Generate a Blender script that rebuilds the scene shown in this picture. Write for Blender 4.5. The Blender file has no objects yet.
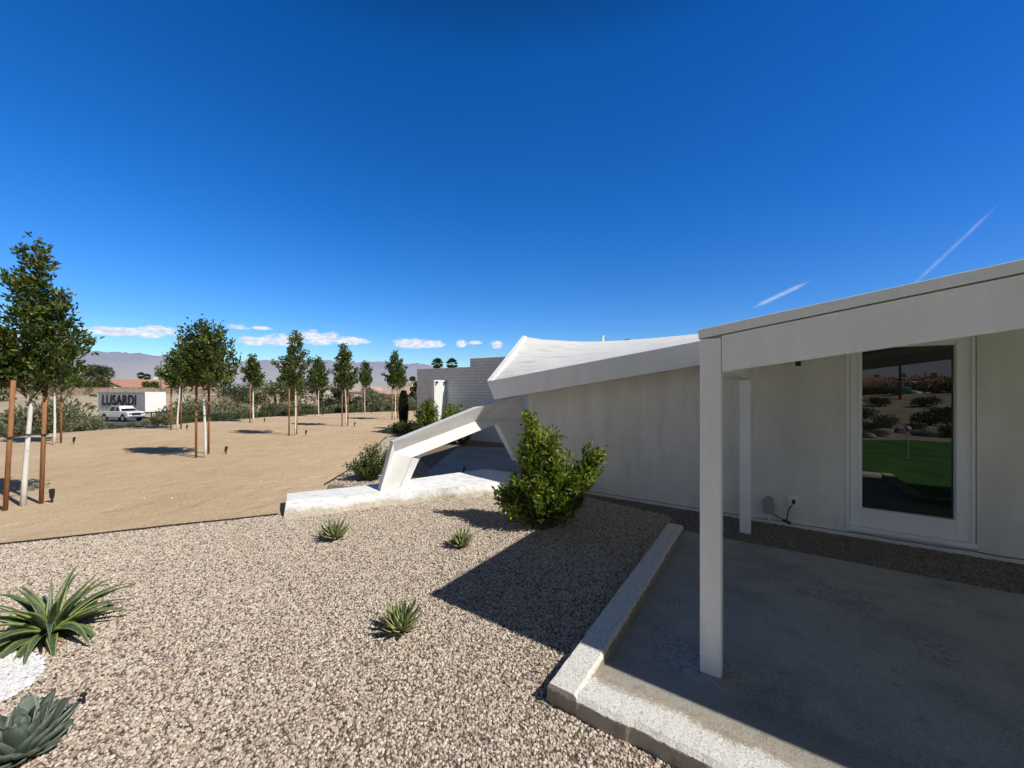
import bpy, bmesh, math, random
import numpy as np
from mathutils import Vector, Matrix
random.seed(7); rng = np.random.default_rng(7)
sc = bpy.context.scene
COL = sc.collection
H, F, CX, HY = 1.75, 385.0, 512.0, 388.0

# ------------------------------------------------------------------ helpers
def V(*a): return Vector(a)
def G(px, py, z=0.0):                       # point of the ground plane z seen at a pixel of the photograph
    Y = (H - z) * F / (py - HY)
    return Vector(((px - CX) / F * Y, Y, z))
def D(px, py, Y):                           # point at depth Y
    return Vector(((px - CX) / F * Y, Y, H - (py - HY) / F * Y))
E1 = Vector((0.83, -0.555, 0)).normalized(); E2 = Vector((-E1.y, E1.x, 0)); UP = Vector((0, 0, 1))
W0 = Vector((3.96, 4.52, 0))
def WL(px, py, off=0.0):                    # point of the house's front wall (off = metres proud of it)
    d = Vector(((px - CX) / F, 1, -(py - HY) / F)); o = Vector((0, 0, H))
    p0 = W0 - E2 * off
    t = (p0 - o).dot(E2) / d.dot(E2)
    return o + d * t
def mk(name, verts, faces, mat=None, parent=None, smooth=False, mats=None, fmat=None):
    me = bpy.data.meshes.new(name)
    me.from_pydata([tuple(v) for v in verts], [], faces)
    if mats:
        for m in mats: me.materials.append(m)
        if fmat: me.polygons.foreach_set('material_index', fmat)
    elif mat: me.materials.append(mat)
    if smooth: me.polygons.foreach_set('use_smooth', [True] * len(me.polygons))
    me.update()
    o = bpy.data.objects.new(name, me); COL.objects.link(o)
    if parent: o.parent = parent
    return o
def tag(o, label=None, cat=None, group=None, kind=None):
    if label: o['label'] = label
    if cat: o['category'] = cat
    if group: o['group'] = group
    if kind: o['kind'] = kind
    return o
def empty(name, loc=(0, 0, 0), rz=0, label=None, cat=None, group=None):
    o = bpy.data.objects.new(name, None); COL.objects.link(o)
    o.empty_display_size = 0.1
    o.location = loc; o.rotation_euler = (0, 0, rz)
    return tag(o, label, cat, group)
class MB:
    """collects shapes of one part"""
    def __init__(s): s.v = []; s.f = []; s.m = []
    def add(s, vs, fs, mi=0):
        b = len(s.v); s.v += [Vector(v) for v in vs]; s.f += [[i + b for i in f] for f in fs]; s.m += [mi] * len(fs)
    def box(s, o, a, b, c, mi=0):           # corner o and three edge vectors
        o, a, b, c = Vector(o), Vector(a), Vector(b), Vector(c)
        if a.cross(b).dot(c) < 0: a, b = b, a
        vs = [o, o + a, o + a + b, o + b]; vs += [v + c for v in vs]
        s.add(vs, [[3, 2, 1, 0], [4, 5, 6, 7], [0, 1, 5, 4], [1, 2, 6, 5], [2, 3, 7, 6], [3, 0, 4, 7]], mi)
    def cbox(s, c, sx, sy, sz, mi=0):
        s.box(Vector(c) - Vector((sx / 2, sy / 2, sz / 2)), (sx, 0, 0), (0, sy, 0), (0, 0, sz), mi)
    def prism(s, poly, vec, mi=0):          # planar polygon swept by vec
        n = len(poly); poly = [Vector(p) for p in poly]; vec = Vector(vec)
        nr = Vector((0, 0, 0))
        for i in range(n): nr += poly[i].cross(poly[(i + 1) % n])
        if nr.dot(vec) < 0: poly = poly[::-1]
        vs = poly + [p + vec for p in poly]
        fs = [list(range(n))[::-1], list(range(n, 2 * n))] + [[i, (i + 1) % n, n + (i + 1) % n, n + i] for i in range(n)]
        s.add(vs, fs, mi)
    def tube(s, pts, rad, n=8, cap=True, mi=0):
        pts = [Vector(p) for p in pts]; k = len(pts)
        if not hasattr(rad, '__len__'): rad = [rad] * k
        b = len(s.v); ref = None
        for i, p in enumerate(pts):
            t = (pts[min(i + 1, k - 1)] - pts[max(i - 1, 0)]).normalized()
            if ref is None: ref = t.orthogonal().normalized()
            ref = (ref - t * ref.dot(t))
            if ref.length < 1e-5: ref = t.orthogonal()
            ref.normalize(); bi = t.cross(ref)
            for j in range(n):
                a = 2 * math.pi * j / n
                s.v.append(p + (ref * math.cos(a) + bi * math.sin(a)) * rad[i])
        for i in range(k - 1):
            for j in range(n):
                s.f.append([b + i * n + j, b + i * n + (j + 1) % n, b + (i + 1) * n + (j + 1) % n, b + (i + 1) * n + j]); s.m.append(mi)
        if cap:
            s.f.append([b + j for j in range(n)][::-1]); s.m.append(mi)
            s.f.append([b + (k - 1) * n + j for j in range(n)]); s.m.append(mi)
    def build(s, name, mat, parent=None, smooth=False, bevel=0, mats=None):
        o = mk(name, s.v, s.f, mat, parent, smooth, mats, s.m if mats else None)
        if bevel:
            m = o.modifiers.new('bevel', 'BEVEL'); m.width = bevel; m.segments = 2; m.limit_method = 'ANGLE'
        return o

# ------------------------------------------------------------------ materials
def nt(name):
    m = bpy.data.materials.new(name); m.use_nodes = True
    n = m.node_tree; return m, n, n.nodes['Principled BSDF']
def N(n, t, **k):
    x = n.nodes.new(t)
    for a, b in k.items():
        if a.startswith('i_'):
            key = a[2:]; key = int(key) if key.isdigit() else key
            x.inputs[key].default_value = b
        else: setattr(x, a, b)
    return x
def ramp(n, fac, stops):
    r = n.nodes.new('ShaderNodeValToRGB'); e = r.color_ramp.elements
    while len(e) < len(stops): e.new(0.5)
    for i, (p, c) in enumerate(stops):
        e[i].position = p; e[i].color = (*c, 1) if len(c) == 3 else c
    n.links.new(fac, r.inputs[0]); return r.outputs[0]
def mixc(n, fac, a, b, mode='MIX'):
    x = n.nodes.new('ShaderNodeMix'); x.data_type = 'RGBA'; x.blend_type = mode
    for sock, val in ((x.inputs[0], fac), (x.inputs[6], a), (x.inputs[7], b)):
        if hasattr(val, 'links'): n.links.new(val, sock)
        else: sock.default_value = val if not isinstance(val, tuple) else ((*val, 1) if len(val) == 3 else val)
    return x.outputs[2]
def math_(n, op, a, b=0.0, c=0.0, clamp=False):
    x = n.nodes.new('ShaderNodeMath'); x.operation = op; x.use_clamp = clamp
    for s, v in zip(x.inputs, (a, b, c)):
        if hasattr(v, 'links'): n.links.new(v, s)
        else: s.default_value = v
    return x.outputs[0]
def noise(n, vec, scale, detail=4, rough=0.55, out='Fac', dim='3D'):
    x = n.nodes.new('ShaderNodeTexNoise'); x.inputs['Scale'].default_value = scale
    x.inputs['Detail'].default_value = detail; x.inputs['Roughness'].default_value = rough
    if vec: n.links.new(vec, x.inputs['Vector'])
    return x.outputs[out]
def voro(n, vec, scale, out='Distance', feature='F1'):
    x = n.nodes.new('ShaderNodeTexVoronoi'); x.inputs['Scale'].default_value = scale; x.feature = feature
    if vec: n.links.new(vec, x.inputs['Vector'])
    return x.outputs[out]
def pos(n): return N(n, 'ShaderNodeNewGeometry').outputs['Position']
def obco(n): return N(n, 'ShaderNodeTexCoord').outputs['Object']
def scale_v(n, vec, s):
    x = N(n, 'ShaderNodeMapping'); x.inputs['Scale'].default_value = s; n.links.new(vec, x.inputs[0]); return x.outputs[0]
def bump(n, b, h, strength, dist):
    x = N(n, 'ShaderNodeBump', i_Strength=strength, i_Distance=dist); n.links.new(h, x.inputs['Height'])
    n.links.new(x.outputs[0], b.inputs['Normal']); return x
def plain(name, c, rough=0.6, metal=0.0, var=0.15, sc_=6.0, spec=0.4):
    m, n, b = nt(name); p = obco(n)
    f = noise(n, p, sc_, 5)
    cc = ramp(n, f, [(0.3, tuple(x * (1 - var) for x in c)), (0.7, tuple(min(1, x * (1 + var)) for x in c))])
    n.links.new(cc, b.inputs['Base Color']); b.inputs['Roughness'].default_value = rough
    b.inputs['Metallic'].default_value = metal; b.inputs['Specular IOR Level'].default_value = spec
    return m

def white_paint(name, base=(0.74, 0.75, 0.75), stain=0.12, vert=True, bumpd=0.002, bs=90.0):
    m, n, b = nt(name); p = pos(n)
    st = noise(n, scale_v(n, p, (3.0, 3.0, 0.35)), 1.6, 5, 0.6)
    cl = noise(n, p, 1.1, 4, 0.6)
    f = math_(n, 'MULTIPLY', st, cl)
    c1 = ramp(n, f, [(0.12, tuple(x * (1 - stain * 1.3) for x in base)), (0.36, base)])
    fine = noise(n, p, 35, 4, 0.6)
    c2 = mixc(n, 0.10, c1, ramp(n, fine, [(0.3, (0.45, 0.44, 0.42)), (0.7, (0.9, 0.9, 0.9))]))
    n.links.new(c2, b.inputs['Base Color']); b.inputs['Roughness'].default_value = 0.62
    b.inputs['Specular IOR Level'].default_value = 0.3
    bump(n, b, math_(n, 'ADD', noise(n, p, bs, 4, 0.6), math_(n, 'MULTIPLY', noise(n, p, 1.7, 3, 0.5), 6.0)), 0.5, bumpd)
    return m
M = {}
M['stucco'] = white_paint('stucco_paint', (0.74, 0.74, 0.70), 0.16, bumpd=0.004, bs=60)
M['fascia'] = white_paint('fascia_paint', (0.86, 0.87, 0.87), 0.09, bumpd=0.0008, bs=40)
M['trim'] = white_paint('trim_paint', (0.84, 0.85, 0.85), 0.06, bumpd=0.0006, bs=40)
M['buttress'] = white_paint('painted_concrete', (0.76, 0.76, 0.74), 0.10, bumpd=0.002, bs=50)
# roof membrane: white coating rolled on in overlapping courses
def roof_mat():
    m, n, b = nt('roof_coating'); p = pos(n)
    rot = N(n, 'ShaderNodeMapping'); rot.inputs['Rotation'].default_value = (0, 0, math.radians(33.8)); n.links.new(p, rot.inputs[0])
    w = N(n, 'ShaderNodeTexNoise', i_Scale=5.0, i_Detail=6, i_Roughness=0.6)
    n.links.new(scale_v(n, rot.outputs[0], (0.35, 3.2, 1.0)), w.inputs['Vector'])
    c = ramp(n, w.outputs[0], [(0.34, (0.55, 0.55, 0.53)), (0.5, (0.73, 0.73, 0.71)), (0.7, (0.80, 0.80, 0.78))])
    n.links.new(c, b.inputs['Base Color']); b.inputs['Roughness'].default_value = 0.6
    bump(n, b, w.outputs[0], 0.7, 0.03)
    return m
M['roof'] = roof_mat()
def plinth_mat():
    m, n, b = nt('plinth_paint'); p = pos(n)
    z = N(n, 'ShaderNodeSeparateXYZ'); n.links.new(p, z.inputs[0])
    nz = noise(n, p, 5, 6, 0.65)
    a = math_(n, 'MULTIPLY_ADD', nz, 0.16, z.outputs[2])
    f = ramp(n, a, [(0.135, (1, 1, 1)), (0.20, (0, 0, 0))])
    dirt = ramp(n, noise(n, p, 20, 5, 0.7), [(0.3, (0.36, 0.30, 0.22)), (0.7, (0.62, 0.56, 0.46))])
    smear = ramp(n, noise(n, scale_v(n, p, (1, 3.5, 1)), 6, 6, 0.7), [(0.33, (0.5, 0.52, 0.53)), (0.5, (0.79, 0.79, 0.78))])
    c = mixc(n, f, smear, dirt)
    n.links.new(c, b.inputs['Base Color']); b.inputs['Roughness'].default_value = 0.8
    bump(n, b, noise(n, p, 30, 6, 0.65), 0.6, 0.012)
    return m
M['plinth'] = plinth_mat()
def kerb_mat():
    m, n, b = nt('worn_kerb_paint'); p = pos(n)
    z = N(n, 'ShaderNodeSeparateXYZ'); n.links.new(p, z.inputs[0])
    g = voro(n, p, 75, 'Distance')
    big = noise(n, p, 3.0, 5, 0.6)
    paint = math_(n, 'ADD', math_(n, 'MULTIPLY', noise(n, p, 60, 5, 0.7), 0.55), math_(n, 'MULTIPLY', math_(n, 'SUBTRACT', z.outputs[2], .065), 6.5))
    paint = math_(n, 'ADD', paint, math_(n, 'MULTIPLY', big, 0.35))
    f = ramp(n, paint, [(0.62, (0, 0, 0)), (0.72, (1, 1, 1))])
    raw = ramp(n, noise(n, p, 14, 6, 0.7), [(0.25, (0.24, 0.205, 0.16)), (0.6, (0.42, 0.36, 0.27)), (0.8, (0.58, 0.51, 0.40))])
    wh = ramp(n, noise(n, p, 60, 4, 0.7), [(0.3, (0.52, 0.50, 0.43)), (0.52, (0.86, 0.84, 0.78))])
    n.links.new(mixc(n, f, raw, wh), b.inputs['Base Color']); b.inputs['Roughness'].default_value = 0.9
    hh = math_(n, 'ADD', math_(n, 'MULTIPLY', noise(n, p, 70, 6, 0.7), 1.0), math_(n, 'MULTIPLY', noise(n, p, 180, 3, 0.7), 0.5))
    bump(n, b, hh, 1.0, 0.012)
    return m
M['kerb'] = kerb_mat()
def slab_col(n, p):
    big = noise(n, p, 1.7, 7, 0.65)
    c = ramp(n, big, [(0.3, (0.20, 0.195, 0.175)), (0.44, (0.33, 0.325, 0.305)), (0.58, (0.43, 0.42, 0.39)), (0.72, (0.25, 0.235, 0.205))])
    sp = noise(n, p, 7, 5, 0.7)
    c = mixc(n, ramp(n, sp, [(0.62, (0, 0, 0)), (0.7, (0.6, 0.6, 0.6))]), c, (0.13, 0.12, 0.11))
    grit = noise(n, p, 120, 3, 0.7)
    c = mixc(n, 0.35, c, ramp(n, grit, [(0.35, (0.12, 0.12, 0.12)), (0.65, (0.62, 0.61, 0.58))]))
    pk = math_(n, 'MULTIPLY', ramp(n, noise(n, p, 1.3, 3, 0.5), [(0.55, (0, 0, 0)), (0.63, (1, 1, 1))]), ramp(n, noise(n, p, 55, 3, 0.6), [(0.5, (0, 0, 0)), (0.56, (1, 1, 1))]))
    c = mixc(n, math_(n, 'MULTIPLY', pk, 0.5), c, (0.10, 0.10, 0.10))
    return c, grit
def slab_mat():
    m, n, b = nt('patio_concrete'); p = pos(n)
    c, grit = slab_col(n, p)
    n.links.new(c, b.inputs['Base Color']); b.inputs['Roughness'].default_value = 0.85
    bump(n, b, math_(n, 'ADD', noise(n, p, 60, 5, 0.7), grit), 0.9, 0.004)
    return m
M['slab'] = slab_mat()
def strip_mat():      # front strip of the patio: bare sandy grit merging into white paint at the edge
    m, n, b = nt('patio_strip'); p = pos(n)
    dd = N(n, 'ShaderNodeVectorMath', operation='DOT_PRODUCT'); n.links.new(p, dd.inputs[0]); dd.inputs[1].default_value = tuple(E2)
    s0 = W0.dot(E2)
    edge = math_(n, 'SUBTRACT', s0 - 3.86, dd.outputs['Value'])       # >0 close to the outer edge
    a = math_(n, 'MULTIPLY_ADD', noise(n, p, 50, 6, 0.75), 0.55, math_(n, 'MULTIPLY', edge, 1.9))
    a = math_(n, 'MULTIPLY_ADD', noise(n, p, 5, 4, 0.6), 0.35, a)
    f = ramp(n, a, [(0.40, (0, 0, 0)), (0.52, (1, 1, 1))])
    raw = ramp(n, noise(n, p, 16, 6, 0.7), [(0.25, (0.27, 0.22, 0.165)), (0.5, (0.46, 0.40, 0.31)), (0.8, (0.56, 0.51, 0.42))])
    wh = ramp(n, noise(n, p, 60, 5, 0.7), [(0.34, (0.46, 0.43, 0.36)), (0.47, (0.88, 0.86, 0.80))])
    zz = N(n, 'ShaderNodeSeparateXYZ'); n.links.new(p, zz.inputs[0])
    f = math_(n, 'MULTIPLY', f, ramp(n, math_(n, 'MULTIPLY_ADD', noise(n, p, 30, 4), .04, zz.outputs[2]), [(0.062, (1, 1, 1)), (0.064, (1, 1, 1))]))
    outer = math_(n, 'GREATER_THAN', edge, .2); lowz = math_(n, 'LESS_THAN', math_(n, 'MULTIPLY_ADD', noise(n, p, 30, 5), .05, zz.outputs[2]), .118)
    f = math_(n, 'MULTIPLY', f, math_(n, 'SUBTRACT', 1.0, math_(n, 'MULTIPLY', outer, lowz)))
    inn = ramp(n, math_(n, 'MULTIPLY_ADD', noise(n, p, 8, 5, .65), .35, math_(n, 'MULTIPLY', edge, -1.0)), [(0.22, (0, 0, 0)), (0.40, (1, 1, 1))])
    raw = mixc(n, inn, raw, slab_col(n, p)[0])
    n.links.new(mixc(n, f, raw, wh), b.inputs['Base Color']); b.inputs['Roughness'].default_value = 0.9
    hh = math_(n, 'ADD', noise(n, p, 75, 6, 0.7), math_(n, 'MULTIPLY', noise(n, p, 190, 3, 0.7), 0.5))
    bump(n, b, hh, 1.0, 0.012)
    return m
M['strip'] = strip_mat()
def sand_mat():
    m, n, b = nt('decomposed_granite'); p = pos(n)
    fine = noise(n, p, 38, 5, 0.8); mid = noise(n, p, 2.2, 6, 0.62); big = noise(n, p, 0.35, 6, 0.65)
    c = ramp(n, fine, [(0.32, (0.22, 0.152, 0.09)), (0.5, (0.58, 0.425, 0.268)), (0.66, (0.84, 0.67, 0.46))])
    c = mixc(n, 0.3, c, ramp(n, mid, [(0.3, (0.38, 0.26, 0.15)), (0.65, (0.66, 0.50, 0.32))]))
    c = mixc(n, 0.38, c, ramp(n, big, [(0.38, (0.42, 0.29, 0.17)), (0.65, (0.62, 0.48, 0.32))]))
    st = voro(n, p, 9, 'Distance')
    c = mixc(n, ramp(n, st, [(0.035, (1, 1, 1)), (0.06, (0, 0, 0))]), c, (0.22, 0.15, 0.10))
    n.links.new(c, b.inputs['Base Color']); b.inputs['Roughness'].default_value = 0.95; b.inputs['Specular IOR Level'].default_value = 0.1
    bump(n, b, math_(n, 'ADD', math_(n, 'MULTIPLY', fine, 0.5), math_(n, 'ADD', math_(n, 'MULTIPLY', noise(n, p, 6, 6, 0.7), 1.4), math_(n, 'MULTIPLY', ramp(n, voro(n, p, 1.9, 'Distance', 'SMOOTH_F1'), [(0.1, (0, 0, 0)), (0.3, (1, 1, 1))]), .8))), 0.9, 0.03)
    return m
M['sand'] = sand_mat()
def gravelbase_mat():
    m, n, b = nt('gravel_bed'); p = pos(n)
    d = voro(n, p, 52, 'Distance'); cc = voro(n, p, 52, 'Color')
    sv = N(n, 'ShaderNodeSeparateColor'); n.links.new(cc, sv.inputs[0])
    c = ramp(n, sv.outputs[0], [(0.0, (0.10, 0.075, 0.055)), (0.4, (0.27, 0.20, 0.145)), (1.0, (0.46, 0.37, 0.28))])
    c = mixc(n, ramp(n, d, [(0.4, (0, 0, 0)), (0.75, (0.85, 0.85, 0.85))]), c, (0.05, 0.037, 0.027))
    n.links.new(c, b.inputs['Base Color']); b.inputs['Roughness'].default_value = 0.9
    inv = math_(n, 'SUBTRACT', 1.0, d)
    bump(n, b, inv, 1.0, 0.015)
    return m
M['gravel'] = gravelbase_mat()
def stone_mat(name, stops):
    m, n, b = nt(name)
    a = N(n, 'ShaderNodeAttribute', attribute_type='INSTANCER', attribute_name='rnd')
    c = ramp(n, a.outputs['Fac'], stops)
    p = obco(n)
    c = mixc(n, 0.25, c, ramp(n, noise(n, pos(n), 150, 3), [(0.35, (0.2, 0.17, 0.14)), (0.65, (0.7, 0.66, 0.6))]))
    n.links.new(c, b.inputs['Base Color']); b.inputs['Roughness'].default_value = 0.8; b.inputs['Specular IOR Level'].default_value = 0.25
    return m
M['pebble'] = stone_mat('gravel_stone', [(0.0, (0.17, 0.13, 0.10)), (0.2, (0.38, 0.295, 0.225)), (0.5, (0.55, 0.445, 0.345)), (0.8, (0.65, 0.55, 0.445)), (1.0, (0.80, 0.73, 0.64))])
M['shadedpebble'] = stone_mat('shade_stone', [(0.0, (0.05, 0.036, 0.03)), (0.4, (0.13, 0.09, 0.07)), (0.8, (0.22, 0.16, 0.125)), (1.0, (0.36, 0.29, 0.24))])  # same gravel with the porch's shade painted in as darker brown
M['whitestone'] = stone_mat('white_stone', [(0.0, (0.62, 0.62, 0.64)), (1.0, (0.88, 0.88, 0.9))])
def desert_mat():
    m, n, b = nt('desert_ground'); p = pos(n)
    c = ramp(n, noise(n, p, 0.12, 8, 0.65), [(0.3, (0.30, 0.24, 0.17)), (0.5, (0.45, 0.37, 0.27)), (0.7, (0.54, 0.45, 0.34))])
    c = mixc(n, ramp(n, noise(n, p, 0.5, 6, 0.7), [(0.55, (0, 0, 0)), (0.62, (0.8, 0.8, 0.8))]), c, (0.16, 0.17, 0.10))
    c = mixc(n, 0.4, c, ramp(n, noise(n, p, 30, 4, 0.7), [(0.3, (0.22, 0.17, 0.12)), (0.7, (0.6, 0.5, 0.38))]))
    n.links.new(c, b.inputs['Base Color']); b.inputs['Roughness'].default_value = 0.95
    bump(n, b, noise(n, p, 6, 6, 0.7), 0.8, 0.05)
    return m
M['desert'] = desert_mat()
def leaf_mat(name, c0, c1, c2, trans=0.25, rough=0.45):
    m, n, b = nt(name)
    a = N(n, 'ShaderNodeAttribute', attribute_type='GEOMETRY', attribute_name='lv')
    c = ramp(n, a.outputs['Fac'], [(0.0, c0), (0.6, c1), (1.0, c2)])
    n.links.new(c, b.inputs['Base Color']); b.inputs['Roughness'].default_value = rough; b.inputs['Specular IOR Level'].default_value = 0.35
    t = N(n, 'ShaderNodeBsdfTranslucent'); n.links.new(mixc(n, 1.0, c, (1.6, 1.8, 0.6), 'MULTIPLY'), t.inputs[0])
    mx = N(n, 'ShaderNodeMixShader', i_0=trans); n.links.new(b.outputs[0], mx.inputs[1]); n.links.new(t.outputs[0], mx.inputs[2])
    n.links.new(mx.outputs[0], n.nodes['Material Output'].inputs[0])
    return m
M['leaf'] = leaf_mat('tree_leaf', (0.03, 0.05, 0.013), (0.125, 0.17, 0.036), (0.36, 0.39, 0.10), .42)
M['bushleaf'] = leaf_mat('bush_leaf', (0.045, 0.075, 0.015), (0.21, 0.27, 0.04), (0.60, 0.57, 0.09), 0.45)
M['oliveleaf'] = leaf_mat('olive_leaf', (0.06, 0.085, 0.025), (0.13, 0.155, 0.05), (0.26, 0.26, 0.11), 0.3)
M['scrubleaf'] = leaf_mat('scrub_leaf', (0.10, 0.11, 0.06), (0.22, 0.225, 0.135), (0.38, 0.36, 0.25), 0.2, 0.7)
M['greenscrub'] = leaf_mat('green_scrub_leaf', (0.05, 0.07, 0.03), (0.11, 0.135, 0.065), (0.21, 0.23, 0.12), 0.2, 0.7)
M['darkleaf'] = leaf_mat('dark_tree_leaf', (0.02, 0.033, 0.014), (0.055, 0.075, 0.028), (0.12, 0.135, 0.055), 0.15, 0.6)
M['mesquite'] = leaf_mat('mesquite_leaf', (0.045, 0.06, 0.018), (0.12, 0.14, 0.04), (0.23, 0.235, 0.07), 0.2, 0.6)
M['cypress'] = leaf_mat('cypress_leaf', (0.01, 0.02, 0.008), (0.022, 0.038, 0.014), (0.05, 0.07, 0.025), 0.1, 0.6)
M['grass'] = plain('putting_turf', (0.05, 0.17, 0.025), 0.9, var=0.45, sc_=1.3)
M['bark'] = plain('bark', (0.13, 0.10, 0.075), 0.9, var=0.4, sc_=20)
def stake_mat():
    m, n, b = nt('stake_wood'); p = obco(n)
    c = ramp(n, noise(n, scale_v(n, p, (30, 30, 2)), 1.5, 5, 0.6), [(0.3, (0.20, 0.085, 0.032)), (0.7, (0.36, 0.17, 0.07))])
    n.links.new(c, b.inputs['Base Color']); b.inputs['Roughness'].default_value = 0.75
    return m
M['stake'] = stake_mat()
def whitetrunk_mat():
    m, n, b = nt('whitewashed_bark'); p = obco(n)
    z = N(n, 'ShaderNodeSeparateXYZ'); n.links.new(p, z.inputs[0])
    f = ramp(n, math_(n, 'MULTIPLY_ADD', noise(n, p, 14, 4), 0.3, z.outputs[2]), [(0.0, (1, 1, 1)), (1.0, (1, 1, 1))])
    wh = ramp(n, noise(n, scale_v(n, p, (1, 1, 0.5)), 18, 6, 0.75), [(0.3, (0.28, 0.24, 0.2)), (0.4, (0.64, 0.61, 0.56)), (0.7, (0.76, 0.74, 0.70))])
    bk = ramp(n, noise(n, p, 20, 5, 0.7), [(0.3, (0.12, 0.1, 0.08)), (0.7, (0.3, 0.26, 0.22))])
    t = math_(n, 'GREATER_THAN', math_(n, 'MULTIPLY_ADD', noise(n, p, 8, 4), 0.4, z.outputs[2]), 1.95)
    n.links.new(mixc(n, t, wh, bk), b.inputs['Base Color']); b.inputs['Roughness'].default_value = 0.85
    return m
M['trunk'] = whitetrunk_mat()
M['black'] = plain('black_plastic', (0.02, 0.02, 0.022), 0.5)
M['rubber'] = plain('rubber', (0.03, 0.03, 0.03), 0.8)
M['steel_edge'] = plain('edging_steel', (0.035, 0.03, 0.028), 0.7)
M['greybox'] = plain('grey_plastic', (0.33, 0.33, 0.34), 0.6)
M['carwhite'] = plain('white_car_paint', (0.75, 0.76, 0.78), 0.25, var=0.03)
M['glassdark'] = plain('dark_car_glass', (0.012, 0.014, 0.018), 0.08, var=0.1, spec=0.8)
M['chrome'] = plain('chrome', (0.5, 0.5, 0.52), 0.3, 0.9)
M['red'] = plain('red_paint', (0.45, 0.035, 0.03), 0.5)
M['trailershaded'] = plain('trailer_panel', (0.62, 0.64, 0.66), 0.5, var=0.06)  # white trailer's side in shade, its shading put into a greyer colour
M['trailerwhite'] = plain('trailer_white', (0.78, 0.78, 0.77), 0.5, var=0.04)
M['letter'] = plain('letter_paint', (0.012, 0.014, 0.025), 0.6)
M['rooftile'] = plain('clay_roof_tile', (0.42, 0.22, 0.16), 0.85, var=0.25, sc_=4)
M['rooftile2'] = plain('pale_roof_tile', (0.46, 0.33, 0.27), 0.85, var=0.2, sc_=4)
M['housewall'] = plain('beige_stucco', (0.52, 0.41, 0.31), 0.9, var=0.08, sc_=2)
M['housewall2'] = plain('white_stucco', (0.66, 0.62, 0.56), 0.9, var=0.08, sc_=2)
M['perim'] = plain('tan_block', (0.47, 0.37, 0.27), 0.9, var=0.14, sc_=1)
M['greymetal'] = plain('grey_metal', (0.2, 0.2, 0.2), 0.5, 0.3)
M['asphalt'] = plain('asphalt', (0.09, 0.09, 0.095), 0.9, var=0.2, sc_=4)
M['rock'] = plain('rock', (0.36, 0.31, 0.26), 0.9, var=0.35, sc_=3)
M['deadleaf'] = plain('dead_leaf', (0.34, 0.22, 0.13), 0.9)
def agave_mat(name, mid, edge, tip, wid=0.62, stripe=None):
    m, n, b = nt(name)
    a = N(n, 'ShaderNodeAttribute', attribute_type='GEOMETRY', attribute_name='across')
    l = N(n, 'ShaderNodeAttribute', attribute_type='GEOMETRY', attribute_name='along')
    r = N(n, 'ShaderNodeAttribute', attribute_type='GEOMETRY', attribute_name='lv')
    nz = noise(n, scale_v(n, pos(n), (1, 1, 1)), 40, 4, 0.6)
    midv = mixc(n, r.outputs['Fac'], tuple(x * 0.72 for x in mid), tuple(x * 1.25 for x in mid))
    c = mixc(n, ramp(n, a.outputs['Fac'], [(wid, (0, 0, 0)), (wid + 0.14, (1, 1, 1))]), midv, edge)
    c = mixc(n, ramp(n, l.outputs['Fac'], [(0.9, (0, 0, 0)), (0.97, (1, 1, 1))]), c, tip)
    c = mixc(n, 0.18, c, ramp(n, nz, [(0.3, (0.03, 0.04, 0.03)), (0.7, (0.4, 0.42, 0.36))]))
    n.links.new(c, b.inputs['Base Color']); b.inputs['Roughness'].default_value = 0.42
    return m
M['agave_small'] = agave_mat('agave_leaf', (0.115, 0.165, 0.04), (0.52, 0.50, 0.22), (0.1, 0.05, 0.03), 0.70)
M['agave_big'] = agave_mat('variegated_agave_leaf', (0.045, 0.085, 0.035), (0.24, 0.30, 0.06), (0.12, 0.07, 0.03), 0.6)
M['agave_blue'] = agave_mat('blue_agave_leaf', (0.105, 0.145, 0.115), (0.15, 0.175, 0.14), (0.02, 0.015, 0.012), 0.85)
def block_mat():
    m, n, b = nt('painted_block'); p = obco(n)
    br = N(n, 'ShaderNodeTexBrick'); br.offset = 0.5
    br.inputs['Scale'].default_value = 1.0; br.inputs['Brick Width'].default_value = 0.4; br.inputs['Row Height'].default_value = 0.1
    br.inputs['Mortar Size'].default_value = 0.006; br.inputs['Mortar Smooth'].default_value = 0.2
    br.inputs['Color1'].default_value = (0.66, 0.72, 0.80, 1); br.inputs['Color2'].default_value = (0.70, 0.77, 0.85, 1); br.inputs['Mortar'].default_value = (0.42, 0.44, 0.48, 1)
    n.links.new(p, br.inputs['Vector'])
    c = mixc(n, 0.2, br.outputs[0], ramp(n, noise(n, p, 3, 5), [(0.3, (0.4, 0.4, 0.4)), (0.7, (0.7, 0.7, 0.7))]))
    n.links.new(c, b.inputs['Base Color']); b.inputs['Roughness'].default_value = 0.8
    bump(n, b, math_(n, 'SUBTRACT', 1.0, br.outputs['Fac']), 0.8, 0.01)
    return m
M['block'] = block_mat()
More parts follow.
